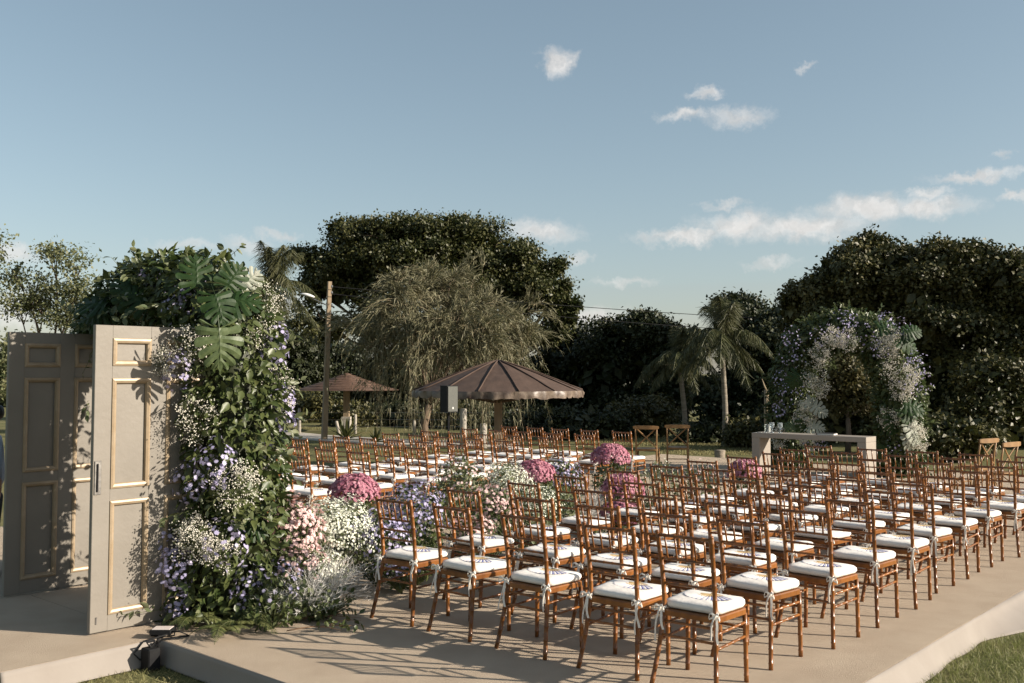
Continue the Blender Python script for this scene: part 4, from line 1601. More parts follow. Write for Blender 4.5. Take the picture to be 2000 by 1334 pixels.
# ------------------------------------------------------------------ pavilions, speaker, lamp pole, fence
def pavilion(u, v_ap, v_rim, rpx, T, label, ribs, tiered, post_w):
    r = rpx / F_PX * T
    ap, rim = P(u, v_ap, T), P(u, v_rim, T)
    zr, za = rim[2], ap[2]
    t = thing('umbrella_shelter', label, 'shelter', (rim[0], rim[1], GZ))
    hz, ha = zr - GZ, za - GZ
    n = 48
    prof = [(0.02, 1.0), (.12, .93), (.3, .77), (.5, .56), (.7, .34), (.85, .16), (1.0, 0)]
    m = MB()
    V, Fc = [], []
    if tiered:
        pf = []
        K = 11
        for k in range(K):
            a, b = k / K, (k + 1) / K
            pf.append((max(.02, a), hz + (ha - hz) * (1 - a) ** 1.12 + .012)); pf.append((b, hz + (ha - hz) * (1 - b) ** 1.12 + .028))
    else:
        pf = [(q, hz + (ha - hz) * z) for q, z in prof]
    for q, z in pf:
        for k in range(n):
            a = 2 * pi * k / n
            # facets sag a little between the ribs
            sag = 1 - (0 if tiered else .018 * (1 - abs(2 * ((k * ribs / n) % 1) - 1)))
            V.append((r * q * cos(a) * sag, r * q * sin(a) * sag, z + random.uniform(-.006, .006) * (q > .1)))
    for i in range(len(pf) - 1):
        for k in range(n):
            k2 = (k + 1) % n
            Fc.append((i * n + k2, i * n + k, (i + 1) * n + k, (i + 1) * n + k2))
    Fc.append(tuple(range(n)))
    m.add(V, Fc)
    o = m.build('roof', M_TARP2 if tiered else M_TARP, t, False)
    md = o.modifiers.new('thick', 'SOLIDIFY'); md.thickness = .012
    if not tiered:
        for k in range(ribs):
            a = 2 * pi * (k + .5 * 0) / ribs + .02
            m = MB()
            m.tube([(r * q * cos(a), r * q * sin(a), hz + (ha - hz) * z + .012) for q, z in prof], [.016] * len(prof), 6)
            ob('roof_rib', m.mesh('roof_rib', M_TARP, True), o)
        # crumpled valance
        m = MB(); V, Fc = [], []
        nn = 160
        vr = random.Random(3)
        for q, dz in ((1.0, 0), (1.004, -.05), (1.0, -.11)):
            for k in range(nn):
                a = 2 * pi * k / nn
                w = 1 + (dz < 0) * (.012 * sin(k * 1.7) + .010 * sin(k * .63 + 1))
                V.append((r * q * w * cos(a), r * q * w * sin(a), hz + dz - (dz < -.1) * (.03 * abs(sin(k * .41)) + .025 * vr.random() - .03 * (vr.random() < .12))))
        for i in range(2):
            for k in range(nn):
                k2 = (k + 1) % nn
                Fc.append((i * nn + k, i * nn + k2, (i + 1) * nn + k2, (i + 1) * nn + k))
        m.add(V, Fc)
        ob('valance', m.mesh('valance', M_VAL, True), o)
        m = MB()
        for k in range(8):
            a = 2 * pi * k / 8 + .2
            m.tube([(post_w * .4 * cos(a), post_w * .4 * sin(a), hz - .25), (r * .92 * cos(a), r * .92 * sin(a), hz + .02)], .022, 5)
        m.build('brace', M_BARK, t)
    m = MB(); m.box((0, 0, (hz + (ha - hz) * .8) / 2), (post_w, post_w, hz + (ha - hz) * .8), .01); m.build('post', M_POLE, t)
    m = MB(); m.box((0, 0, .28), (post_w + .1, post_w + .1, .56), .01); m.build('post_base', M_CONC, t)
    return t


pavilion(973, 705, 762, 165, 20.6, 'large brown tarp umbrella shelter with ragged valance behind the speaker', 14, False, .17)
pavilion(677, 729, 763, 102, 34.0, 'smaller brown shingled umbrella shelter behind the lamp pole', 14, True, .20)


def build_speaker():
    T = 17.3
    c = P(876, 779, T)
    hh, ww, dd = .46, .22, .26
    t = thing('loudspeaker', 'black loudspeaker with grey grille raised beside the large brown shelter', 'speaker', (c[0], c[1], c[2] - hh / 2), radians(36))
    m = MB()
    V = [(-ww / 2, -dd / 2, 0), (ww / 2, -dd / 2, 0), (ww * .40, dd / 2, 0), (-ww * .40, dd / 2, 0)]
    V = V + [(x, y, hh) for x, y, _ in V]
    m.add(V, [(3, 2, 1, 0), (4, 5, 6, 7), (0, 1, 5, 4), (1, 2, 6, 5), (2, 3, 7, 6), (3, 0, 4, 7)])
    m.build('cabinet', M_BLACK, t)
    m = MB(); m.box((0, -dd / 2 - .007, hh / 2), (ww * .9, .012, hh * .95), .004); g = m.build('grille', M_GRILL, t)
    m = MB(); m.box((0, -dd / 2 - .0145, .075), (.022, .003, .036), .001); m.build('badge', M_WHITE, g)
    s = thing('speaker_stand', 'black tripod stand carrying the loudspeaker', 'stand', (c[0], c[1], GZ))
    zt = c[2] - hh / 2 - GZ
    m = MB(); m.tube([(0, 0, .25), (0, 0, zt - .002)], .017, 8); m.build('pole', M_BLACK, s)
    for k in range(3):
        a = 2 * pi * k / 3 + .3
        m = MB(); m.tube([(0, 0, .62), (.5 * cos(a), .5 * sin(a), .012)], .012, 6); m.build('leg', M_BLACK, s)


build_speaker()


def build_lamp_pole():
    T = 30.0
    b, tp = P(633, 862, T), P(642, 549, T)
    zt = tp[2] - GZ
    t = thing('lamp_pole', 'weathered square lamp pole with white lamp head on the lawn', 'lamp pole', (b[0], b[1], GZ))
    dx = tp[0] - b[0]
    m = MB()
    V = []
    for q, w in ((0, .078), (1, .056)):
        for sx, sy in ((-1, -1), (1, -1), (1, 1), (-1, 1)):
            # the pole stands turned, one face to the sun
            x, y = (sx * cos(.5) - sy * sin(.5)) * w, (sx * sin(.5) + sy * cos(.5)) * w
            V.append((x + dx * q, y, -.1 + (zt + .1) * q))
    m.add(V, [(3, 2, 1, 0), (4, 5, 6, 7), (0, 1, 5, 4), (1, 2, 6, 5), (2, 3, 7, 6), (3, 0, 4, 7)])
    m.build('pole', M_POLE, t)
    arm0, arm1 = P(636, 595, T), P(610, 583, T)
    m = MB(); m.tube([arm0 - [b[0], b[1], GZ], arm1 - [b[0], b[1], GZ]], .022, 6); m.build('lamp_arm', M_STEEL, t)
    hd = P(601, 578, T) - [b[0], b[1], GZ]
    m = MB()
    V, Fc = [], []
    for i in range(7):
        q = i / 6
        w = .03 + .085 * sin(pi * min(.98, q * .9 + .08))
        for k in range(8):
            a = 2 * pi * k / 8
            V.append((hd[0] + .2 - .42 * q, hd[1] + w * cos(a), hd[2] - .04 + .10 * q + w * .62 * max(-.35, sin(a))))
    for i in range(6):
        for k in range(8):
            Fc.append((i * 8 + k, i * 8 + (k + 1) % 8, i * 8 + 8 + (k + 1) % 8, i * 8 + 8 + k))
    Fc += [tuple(range(8))[::-1], tuple(range(48, 56))]
    m.add(V, Fc)
    m.build('lamp_head', M_WHITE, t, True)
    for v in (560, 572, 597):
        q = P(645, v, T) - [b[0], b[1], GZ]
        m = MB(); m.lathe([(.0, .05), (.025, .045), (.03, .0), (.02, -.04), (.0, -.05)], (q[0] + .05, q[1], q[2]), 8); m.build('insulator', M_STEEL, t)
    # two cables running right from the pole
    for i, (v0, v1, v2) in enumerate(((560, 606, 640), (574, 630, 662))):
        a, c2 = P(648, v0, T), P(1900, v2, 44)
        mid = P(1215, v1, 36)
        pts = []
        for q in np.linspace(0, 1, 25):
            p = a * (1 - q) + c2 * q
            pts.append(p)
        pts = np.array(pts)
        # hang so that the cable passes the height seen right of the big tree
        k = np.argmin(np.abs(pts[:, 0] / pts[:, 1] - mid[0] / mid[1]))
        qk = k / 24
        zwant = P(1215, v1, pts[k, 1])[2]
        sag = (pts[k, 2] - zwant) / (4 * qk * (1 - qk))
        qs = np.linspace(0, 1, 25)
        pts[:, 2] -= sag * 4 * qs * (1 - qs)
        m = MB(); m.tube(pts - a, .011, 4)
        tag(m.build('power_cable', M_BLACK, None, False, a), ['upper', 'lower'][i] + ' thin dark power cable crossing the sky right of the big tree', 'cable')


build_lamp_pole()


def build_fence():
    T = 33.0
    t = thing('wire_fence', 'wire fence on pale concrete posts at the edge of the woods', 'fence', P(585, 850, T) * [1, 1, 0] + [0, 0, GZ])
    b0 = np.array(t.location)
    ps = [(585, 798), (657, 823), (694, 810), (809, 822), (905, 799), (944, 828), (917, 837), (1050, 826), (1180, 832)]
    tops = []
    for i, (u, v) in enumerate(ps):
        Tt = T if i not in (4, 5) else 27.0
        p = P(u, v, Tt)
        r = .10 if i in (4, 5) else .055
        base = np.array([p[0] + (.12 if i == 1 else 0), p[1], GZ - .1])
        m = MB()
        m.tube([base - b0, p - b0, p - b0 + [0, 0, .015]], [r, r * .92, r * .6], 8)
        m.build('fence_post', M_CONC, t, True)
        if i not in (4, 5, 6):
            tops.append(p)
    for k, dz in enumerate((.12, .35, .58)):
        m = MB()
        m.tube([np.array([p[0], p[1], GZ + .85 - dz]) - b0 for p in tops], .006, 4)
        m.build('fence_wire', M_STEEL, t)


build_fence()


def agave(u, v, T, size, label, n=26):
    p = P(u, v, T)
    t = thing('agave_plant', label, 'plant', (p[0], p[1], GZ))
    r = random.Random(u)
    hub = p[2] - GZ
    for i in range(n):
        a = i * 2.4
        e = radians(8 + 75 * (i / n))
        d = Vector((cos(a) * cos(e), sin(a) * cos(e), sin(e)))
        L = size * (.8 + .3 * r.random())
        s = Vector((-sin(a), cos(a), 0))
        m = MB()
        pts = [Vector((0, 0, max(hub, .1))) + d * L * q - Vector((0, 0, .25 * L * q * q * (1 - i / n))) for q in (0, .2, .5, .8, 1)]
        w = [.03, .04, .035, .018, .002]
        V = []
        for q, ww in zip(pts, w):
            V += [q - s * ww, q + Vector((0, 0, -ww * .5)), q + s * ww]
        Fc = []
        for k in range(4):
            Fc += [(3 * k, 3 * k + 1, 3 * k + 4, 3 * k + 3), (3 * k + 1, 3 * k + 2, 3 * k + 5, 3 * k + 4)]
        m.add(V, Fc)
        m.build('agave_leaf', M_LEAFD, t)


agave(676, 858, 24.5, .62, 'dark spiky agave at the foot of the lamp pole')
agave(735, 862, 24.0, .40, 'small spiky agave right of the lamp pole, behind left block', 18)


def build_floor_lamp():
    b = W(-1.70, -3.50)
    b = G(318, 1236, .03); b[2] = 0
    t = thing('floor_floodlight', 'small black floodlight with pale glass and looping cord at the carpet corner', 'floodlight', b, 0)
    m = MB(); m.box((0, 0, .045), (.15, .12, .035), .004); m.build('housing', M_BLACK, t)
    m = MB(); m.box((0, 0, .0645), (.125, .095, .004), .001); m.build('glass', M_PANEL, t)
    m = MB()
    for s in (-1, 1):
        m.tube([(s * .082, 0, .045), (s * .082, .0, .012), (s * .03, .0, .006)], .006, 5)
    m.build('bracket', M_BLACK, t)
    m = MB()
    c0 = np.array([b[0] + .04, b[1] - .02, .04])
    e = W(PL_B - .1, EN_R + .12, GZ + .01)
    pts = [c0, c0 + [.10, -.05, .02], c0 + [.16, -.02, -.02], W(PL_B - .02, EN_R + .09, .012), W(PL_B - .07, EN_R + .06, -.05), W(PL_B - .09, EN_R + .09, -.15), e]
    m.tube([p - c0 for p in pts], .007, 6)
    pts = [c0 + [.02, -.06, 0], W(PL_B - .12, EN_R + .02, .006), W(PL_B - .20, EN_R + .04, -.06), W(PL_B - .17, EN_R + .07, -.10), W(PL_B - .1, EN_R + .07, -.12), e + [0.02, 0, 0]]
    m.tube([p - c0 for p in pts], .006, 6)
    cord = m.build('cord', M_BLACK, None, True)
    cord.parent = t
    cord.matrix_basis = t.matrix_basis.inverted() @ Matrix.Translation(Vector(tuple(map(float, c0))))
    p = W(PL_B - .12, EN_R + .12, GZ)
    k = thing('plug_box', 'black power box in the shaded corner between the carpeted platforms', 'power box', p, -TH)
    m = MB(); m.box((0, 0, .075), (.11, .09, .15), .008); m.build('case', M_BLACK, k)
    m = MB(); m.tube([(0, 0, .15), (.0, .03, .19), (.0, -.03, .19), (0, 0, .152)], .008, 6); m.build('handle', M_BLACK, k)


build_floor_lamp()


# ------------------------------------------------------------------ trees
def crown_points(blobs, n_cl, k, sig, shell=.55, sub=9):
    """leaf positions on many small clumps that sit on the big lobes"""
    B = np.array(blobs)                      # x y z rx ry rz
    S2 = []
    for b in B:
        nb = sub
        d = unit(nb)
        d[:, 2] = np.where(d[:, 2] < -.5, -d[:, 2], d[:, 2])
        q = .45 + .58 * rng.random(nb)
        c = b[:3] + d * q[:, None] * b[3:6]
        rr = (.24 + .26 * rng.random(nb))[:, None] * b[3:6][None] * np.array([1, 1, .8])
        S2.append(np.concatenate([c, rr], 1))
    B = np.concatenate(S2)
    wgt = (B[:, 3] * B[:, 5] + B[:, 3] * B[:, 4]); wgt = wgt / wgt.sum()
    idx = rng.choice(len(B), n_cl, p=wgt)
    d = unit(n_cl)
    d[:, 2] = np.where((d[:, 2] < -.2) & (rng.random(n_cl) < .7), -d[:, 2], d[:, 2])
    rad = shell + (1 - shell) * rng.random(n_cl) ** .6
    stray = rng.random(n_cl) < .08
    rad = np.where(stray, rad * 1.5, rad)
    cen = B[idx, :3] + d * rad[:, None] * B[idx, 3:6]
    pos = np.repeat(cen, k, axis=0) + rng.normal(size=(n_cl * k, 3)) * sig * np.array([1, 1, .7])
    out = np.repeat(d, k, axis=0)
    return pos, out, cen


def px_blobs(lst, T, depth=1.0):
    r = []
    for b in lst:
        u, v, ru, rv = b[:4]
        dt = b[4] if len(b) > 4 else 0
        p = P(u, v, T + dt)
        sc = (T + dt) / F_PX
        r.append((p[0], p[1], p[2], ru * sc, ru * sc * depth, rv * sc))
    return r


def tree(name, label, blobs, base, n_cl, k, leaf, sig, mt, trunk_r, mt_bark=M_BARK, group=None, limbs=None, tv=KITE_V, tf=KITE_F, droop=.3, core=.0, shell=.55, cat='tree', seed=0):
    base = np.array([base[0], base[1], GZ])
    t = thing(name, label, cat, base, 0, group)
    r = random.Random(seed + len(blobs))
    m = MB()
    B = np.array(blobs)
    c = B[:, :3].mean(0)
    fork = base + (c - base) * .45
    fork[2] = GZ + (B[:, 2].min() - GZ) * .55 + .2
    fork[0] = base[0] + (c[0] - base[0]) * .25; fork[1] = base[1]
    m.tube([np.array([0, 0, -.2]), (fork - base) * .5 + [trunk_r * .4, 0, 0], fork - base], [trunk_r * 1.25, trunk_r, trunk_r * .85], 9)
    for b in (B if limbs is None else B[:limbs]):
        e = b[:3] - base
        s = fork - base
        md = s * .45 + e * .55 + np.array([r.uniform(-.2, .2), r.uniform(-.2, .2), -.15 * np.linalg.norm(e - s) * .5])
        m.tube([s, s * .75 + md * .25 + [0, 0, .05], md, e], [trunk_r * .5, trunk_r * .38, trunk_r * .26, trunk_r * .1], 6)
        for q in range(3):
            d = np.array([r.uniform(-1, 1), r.uniform(-1, 1), r.uniform(-.2, .9)]) * b[3:6] * .8
            m.tube([md * .4 + e * .6, e + d * .5 + [0, 0, .05], e + d], [trunk_r * .16, trunk_r * .1, trunk_r * .03], 4)
    m.build('trunk', mt_bark, t, True)
    pos, out, cen = crown_points(blobs, n_cl, k, sig, shell)
    pos[:, 2] = np.maximum(pos[:, 2], GZ + .03)
    V, F = leaf_cloud(pos, out, leaf * (.6 + .8 * rng.random(len(pos))), tv, tf, droop, .33)
    cr = add_np('crown', V, F, mt, t, kind=None, origin=base)
    if core > 0:  # oversized inner leaves, added to stop light passing through the crown
        parts = []
        for b in B:
            n = int(120 + 60 * b[3])
            d = unit(n)
            V = b[:3] + d * (core * rng.random(n) ** .45)[:, None] * b[3:6]
            V[:, 2] = np.maximum(V[:, 2], GZ + .1)
            parts.append(leaf_cloud(V, d, (leaf * 2.0 + .10 * b[3]) * (.8 + .6 * rng.random(n)), KITE_V, KITE_F, droop, .3))
        V, F = join(parts)
        o = ob('inner_crown', mesh_np('inner_crown', V - base, F, mt), t)
    return t


def build_trees():
    # the big spreading tree
    T = 42.0
    bl = px_blobs([(690, 480, 62, 42), (760, 468, 72, 36), (835, 468, 72, 38), (905, 468, 65, 36), (955, 490, 50, 36), (1015, 505, 55, 38), (1060, 540, 42, 36), (620, 515, 46, 36), (612, 565, 36, 40),
                   (665, 560, 60, 52), (750, 540, 80, 55), (1085, 600, 42, 26), (1108, 625, 24, 20), (1040, 575, 52, 36), (1000, 600, 50, 46), (935, 560, 70, 55), (850, 555, 85, 60), (630, 640, 55, 55),
                   (730, 640, 70, 60), (1080, 655, 30, 22), (1122, 598, 18, 14), (1100, 560, 20, 14), (1090, 520, 18, 14), (585, 500, 18, 16), (660, 445, 26, 14), (890, 438, 30, 12), (790, 440, 30, 12), (1000, 660, 60, 40), (700, 520, 60, 36), (780, 510, 70, 36), (860, 510, 70, 38), (930, 515, 60, 36), (980, 545, 50, 40)], T, 1.0)
    tree('spreading_tree', 'big dark spreading tree with broad flat crown behind the weeping tree', bl, P(962, 850, T), 4000, 24, .135, .21, M_LEAFD, .33, seed=1, core=.45)
    # woods behind
    T = 50.0
    lay = [('dark forest tree left of the lamp pole behind the entrance arch', [(560, 700, 60, 60), (520, 750, 70, 70), (590, 780, 60, 60)], 49),
           ('dark forest tree between lamp pole and smaller shelter', [(660, 720, 70, 60), (640, 790, 70, 60), (720, 770, 70, 70)], 51),
           ('dark forest tree hidden behind the weeping tree trunk', [(800, 730, 80, 60), (840, 800, 90, 55), (900, 740, 70, 60)], 50),
           ('dark forest tree behind the large brown shelter', [(980, 740, 80, 65), (1030, 800, 80, 50), (960, 810, 70, 50)], 51),
           ('dark forest tree right of the large brown shelter', [(1110, 700, 70, 50), (1150, 760, 75, 60), (1090, 790, 70, 60)], 46),
           ('dark rounded forest tree left of the two palms', [(1215, 665, 60, 40), (1180, 720, 70, 55), (1250, 740, 60, 70), (1220, 800, 80, 55)], 44),
           ('thin topped forest tree poking above the left palm', [(1265, 640, 40, 30), (1300, 700, 55, 55), (1310, 780, 65, 65)], 42),
           ('dark forest tree behind the taller palm trunk', [(1450, 640, 60, 45), (1470, 720, 75, 75), (1430, 800, 75, 60)], 40),
           ('dark forest tree between taller palm and flower arch', [(1530, 680, 70, 60), (1540, 780, 80, 75), (1510, 830, 60, 40)], 38)]
    for i, (lab, b, TT) in enumerate(lay):
        bl = px_blobs(b, TT, .9)
        tree('forest_tree', lab, bl, P(b[0][0] + 10, 850, TT), 1000, 22, .16, .24, M_LEAFF, .18, group='trees of the woods behind', seed=10 + i, core=.85)
    for i, (u, v, lab) in enumerate([(-520, 745, 'far tree line tree well left of the view'), (-330, 725, 'far tree line tree left of the view'), (-150, 735, 'far tree behind the left door edge'), (40, 728, 'far tree hidden behind the left door'),
                                     (220, 735, 'far tree hidden behind the right door'), (390, 722, 'far tree hidden behind the entrance arch'), (2250, 640, 'far tree right of the view, near one'), (2450, 660, 'far tree right of the view, farther one')]):
        TT = 62.0 if u < 1000 else 34.0
        bl = px_blobs([(u, v, 75, 45), (u - 55, v + 40, 65, 45), (u + 60, v + 35, 65, 50), (u, v + 70, 90, 40)] if u < 1000 else [(u, v - 60, 110, 80), (u - 60, v + 50, 100, 90), (u + 70, v + 60, 100, 90), (u, v + 150, 130, 80)], TT, .9)
        tree('forest_tree', lab, bl, P(u, 850, TT), 420, 18, .24, .34, M_LEAFF, .2, group='trees of the woods behind', seed=80 + i, core=.85)
    # the vine covered trees on the right
    T = 30.0
    A1 = px_blobs([(1640, 560, 70, 55), (1700, 520, 62, 50), (1590, 580, 50, 40), (1660, 620, 90, 60), (1710, 600, 70, 60), (1600, 660, 70, 60), (1700, 690, 80, 60), (1620, 760, 90, 60), (1730, 780, 90, 70), (1640, 840, 120, 40), (1552, 600, 28, 24), (1705, 482, 26, 20), (1650, 520, 26, 20), (1770, 500, 22, 16), (1740, 560, 60, 50), (1760, 640, 70, 60)], T, 1.0)
    tree('vine_covered_tree', 'dense vine covered tree rising behind the round flower arch', A1, P(1660, 870, T), 3575, 24, .12, .16, M_LEAFV, .25, seed=31, core=.8, group='vine covered trees')
    A2 = px_blobs([(1790, 540, 65, 50), (1850, 530, 60, 45), (1905, 535, 55, 42), (1830, 620, 90, 60), (1900, 640, 80, 70), (1840, 710, 90, 70), (1870, 800, 110, 70), (1930, 560, 40, 34), (1840, 494, 24, 16), (1905, 496, 28, 16), (1875, 505, 20, 14), (1800, 580, 70, 50), (1870, 580, 70, 55), (1930, 600, 60, 50)], T - 1, 1.0)
    tree('vine_covered_tree', 'dense vine covered tree right of the flower arch with flat top', A2, P(1850, 870, T - 1), 3250, 24, .12, .16, M_LEAFV, .25, seed=32, core=.8, group='vine covered trees')
    A3 = px_blobs([(1975, 535, 50, 36), (1990, 600, 50, 50), (2040, 580, 70, 60), (1960, 690, 60, 70), (2010, 720, 80, 90), (1990, 830, 90, 60), (2090, 650, 90, 100), (2090, 800, 90, 80)], T - 2, 1.0)
    tree('vine_covered_tree', 'vine covered tree cut by the right edge of view', A3, P(2020, 870, T - 2), 2762, 24, .12, .16, M_LEAFV, .25, seed=33, core=.8, group='vine covered trees')
    # olive bush seen through the arch
    b = px_blobs([(1660, 720, 48, 42), (1640, 760, 42, 32), (1690, 770, 42, 34), (1660, 790, 40, 30)], 25.5, .8)
    tree('olive_bush', 'olive brown bush lit by sun, seen through the round flower arch', b, P(1655, 860, 25.5), 520, 22, .10, .15, M_LEAFO, .07, seed=40, cat='bush', droop=.2)
    b = px_blobs([(1925, 760, 55, 60), (1950, 810, 60, 50), (1900, 830, 60, 40), (1985, 770, 40, 60)], 24.5, .8)
    tree('olive_bush', 'sunlit olive shrub under the right vine covered trees', b, P(1940, 870, 24.5), 520, 22, .11, .17, M_LEAFV, .06, seed=41, cat='bush', core=.8)
    # understorey
    for i, (u, v, ru, rv, TT, lab) in enumerate([(1150, 830, 70, 30, 31, 'low shrub behind the last left block chairs'), (1250, 815, 60, 35, 32, 'low shrub left of the cross-back chairs'), (1375, 855, 45, 18, 29, 'low shrub at the foot of the palms'),
                                                 (1462, 850, 36, 26, 27, 'low shrub between taller palm and altar table'), (1540, 850, 50, 40, 26, 'low shrub behind the altar table'), (1850, 850, 70, 40, 23, 'low dark shrub right of the round arch'),
                                                 (1060, 830, 60, 28, 33, 'low shrub right of the large brown shelter post'),
                                                 (690, 820, 62, 30, 38, 'low shrub behind the fence under the smaller shelter'), (780, 822, 62, 30, 38, 'low shrub behind the fence left of the weeping trunk'), (880, 824, 62, 30, 37, 'low shrub behind the fence below the loudspeaker'),
                                                 (965, 826, 60, 30, 36, 'low shrub behind the large brown shelter post'), (600, 812, 60, 34, 42, 'low shrub at the wood edge left of the lamp pole')]):
        b = px_blobs([(u, v, ru, rv), (u - ru * .5, v + rv * .2, ru * .6, rv * .8), (u + ru * .5, v + rv * .3, ru * .6, rv * .7)], TT, .8)
        tree('shrub', lab, b, P(u, 870, TT), 240, 20, .11, .16, M_LEAFV if i % 2 else M_LEAFF, .04, seed=50 + i, cat='shrub', core=.8, group='shrubs at the wood edge')
    # airy tree at the far left
    b = px_blobs([(55, 560, 46, 24), (110, 505, 38, 22), (150, 520, 30, 26), (90, 590, 50, 24), (150, 570, 36, 26), (40, 610, 40, 18), (120, 630, 55, 20), (30, 530, 18, 12), (170, 610, 40, 30)], 27, .8)
    tree('airy_tree', 'airy pale green tree with thin branches above the left door', b, P(95, 850, 27), 330, 26, .085, .20, M_LEAFP, .10, seed=60, shell=.2)
    b = px_blobs([(-30, 470, 30, 26), (-20, 510, 26, 16), (-60, 500, 50, 40), (-60, 580, 60, 50)], 26, .8)
    tree('airy_tree', 'leafy branch tips of a tree at the upper left edge', b, P(-60, 850, 26), 240, 26, .085, .18, M_LEAFP, .10, seed=61, shell=.2)
    b = px_blobs([(-40, 720, 60, 40), (30, 700, 30, 40), (-10, 780, 60, 50)], 34, .8)
    tree('shrub', 'pale green shrub behind the left door edge', b, P(-20, 850, 34), 200, 22, .13, .24, M_LEAFP, .06, seed=62, cat='shrub', group='shrubs at the wood edge')


build_trees()


def weeping_tree():
    T = 28.5
    base = P(830, 855, T); base[2] = GZ
    t = thing('weeping_tree', 'olive grey weeping tree with hanging twigs above the brown shelters', 'tree', base)
    m = MB()
    f1 = P(838, 790, T) - base
    m.tube([(0, 0, -.2), P(828, 830, T) - base, f1], [.15, .12, .10], 9)
    nodes = []
    r = random.Random(2)
    tops = [(770, 605, .5), (800, 548, -.5), (836, 520, .3), (880, 545, 0), (925, 550, .6), (965, 590, -.3), (1000, 630, .2), (735, 655, -.2), (760, 575, -.8), (900, 610, -1), (950, 650, -1.1), (820, 630, -1.2), (725, 620, .6), (870, 585, 1.0), (1015, 665, .2), (930, 610, 1.2)]
    for u, v, dt in tops:
        e = P(u, v, T + dt * 1.6) - base
        md = f1 * .5 + e * .5 + np.array([r.uniform(-.2, .2), r.uniform(-.2, .2), .15])
        m.tube([f1, f1 * .7 + md * .3 + [0, 0, .1], md, e], [.045, .038, .03, .012], 6)
        nodes += [(md * (1 - q) + e * q) for q in (.35, .6, .8, 1.0)]
    m.tube([f1 + [.05, 0, -.1], P(858, 775, T) - base, P(880, 745, T) - base], [.07, .05, .03], 6)
    m.build('trunk', M_BARK, t, True)
    nodes = np.array(nodes)
    # hanging sprays: outward arching twigs that fall
    n = 2500
    m_s = 300                                    # sprays: twigs that leave one point together
    sc_ = nodes[rng.integers(0, len(nodes), m_s)] + rng.normal(size=(m_s, 3)) * np.array([.30, .30, .20])
    sd_ = unit(m_s); sd_[:, 2] = np.abs(sd_[:, 2]) * .8 + .1
    which = rng.integers(0, m_s, n)
    st = sc_[which] + rng.normal(size=(n, 3)) * .085
    d = sd_[which] + rng.normal(size=(n, 3)) * .30
    ctr = np.array([P(870, 620, T) - base])[0]
    d[:, :2] += (st - ctr)[:, :2] * .25
    d /= np.linalg.norm(d, axis=1)[:, None]
    ln = .5 + rng.random(n) ** 1.5 * 1.2
    gr = .30 + rng.random(n) * .8
    kind = rng.random(m_s)[which]
    up = kind < .2                               # stiff young shoots on top
    d[up, 2] += .9
    d /= np.linalg.norm(d, axis=1)[:, None]
    gr[up] *= .25; ln[up] = .35 + .45 * rng.random(up.sum())
    lg = kind > .84                              # long hanging curtains
    d[lg, 2] = .05
    d[lg, :2] *= .35
    ln[lg] = 1.3 + .9 * rng.random(lg.sum()); gr[lg] = .9
    V, F = curve_strands(st, d, ln, gr, .0085, 7)
    k = 24
    tt = .12 + .88 * rng.random((n, k))
    p = st[:, None, :] + d[:, None, :] * (ln[:, None] * tt)[:, :, None]
    p[:, :, 2] -= gr[:, None] * (ln[:, None] * tt) ** 2
    tan = d[:, None, :] * np.ones((n, k, 1))
    tan[:, :, 2] -= 2 * gr[:, None] * (ln[:, None] * tt)
    p = p.reshape(-1, 3); tan = tan.reshape(-1, 3)
    tan /= np.linalg.norm(tan, axis=1)[:, None]
    tan = tan + rng.normal(size=tan.shape) * .38
    V2, F2 = curve_strands(p, tan, .10 + .07 * rng.random(len(p)), np.zeros(len(p)), .012, 1)
    V2[:, 2] = np.maximum(V2[:, 2], .05)
    V[:, 2] = np.maximum(V[:, 2], .05)
    add_np('hanging_twigs', V, F, M_TWIG, t)
    cr = add_np('crown', V2, F2, M_WEEP, t, kind=None)


weeping_tree()


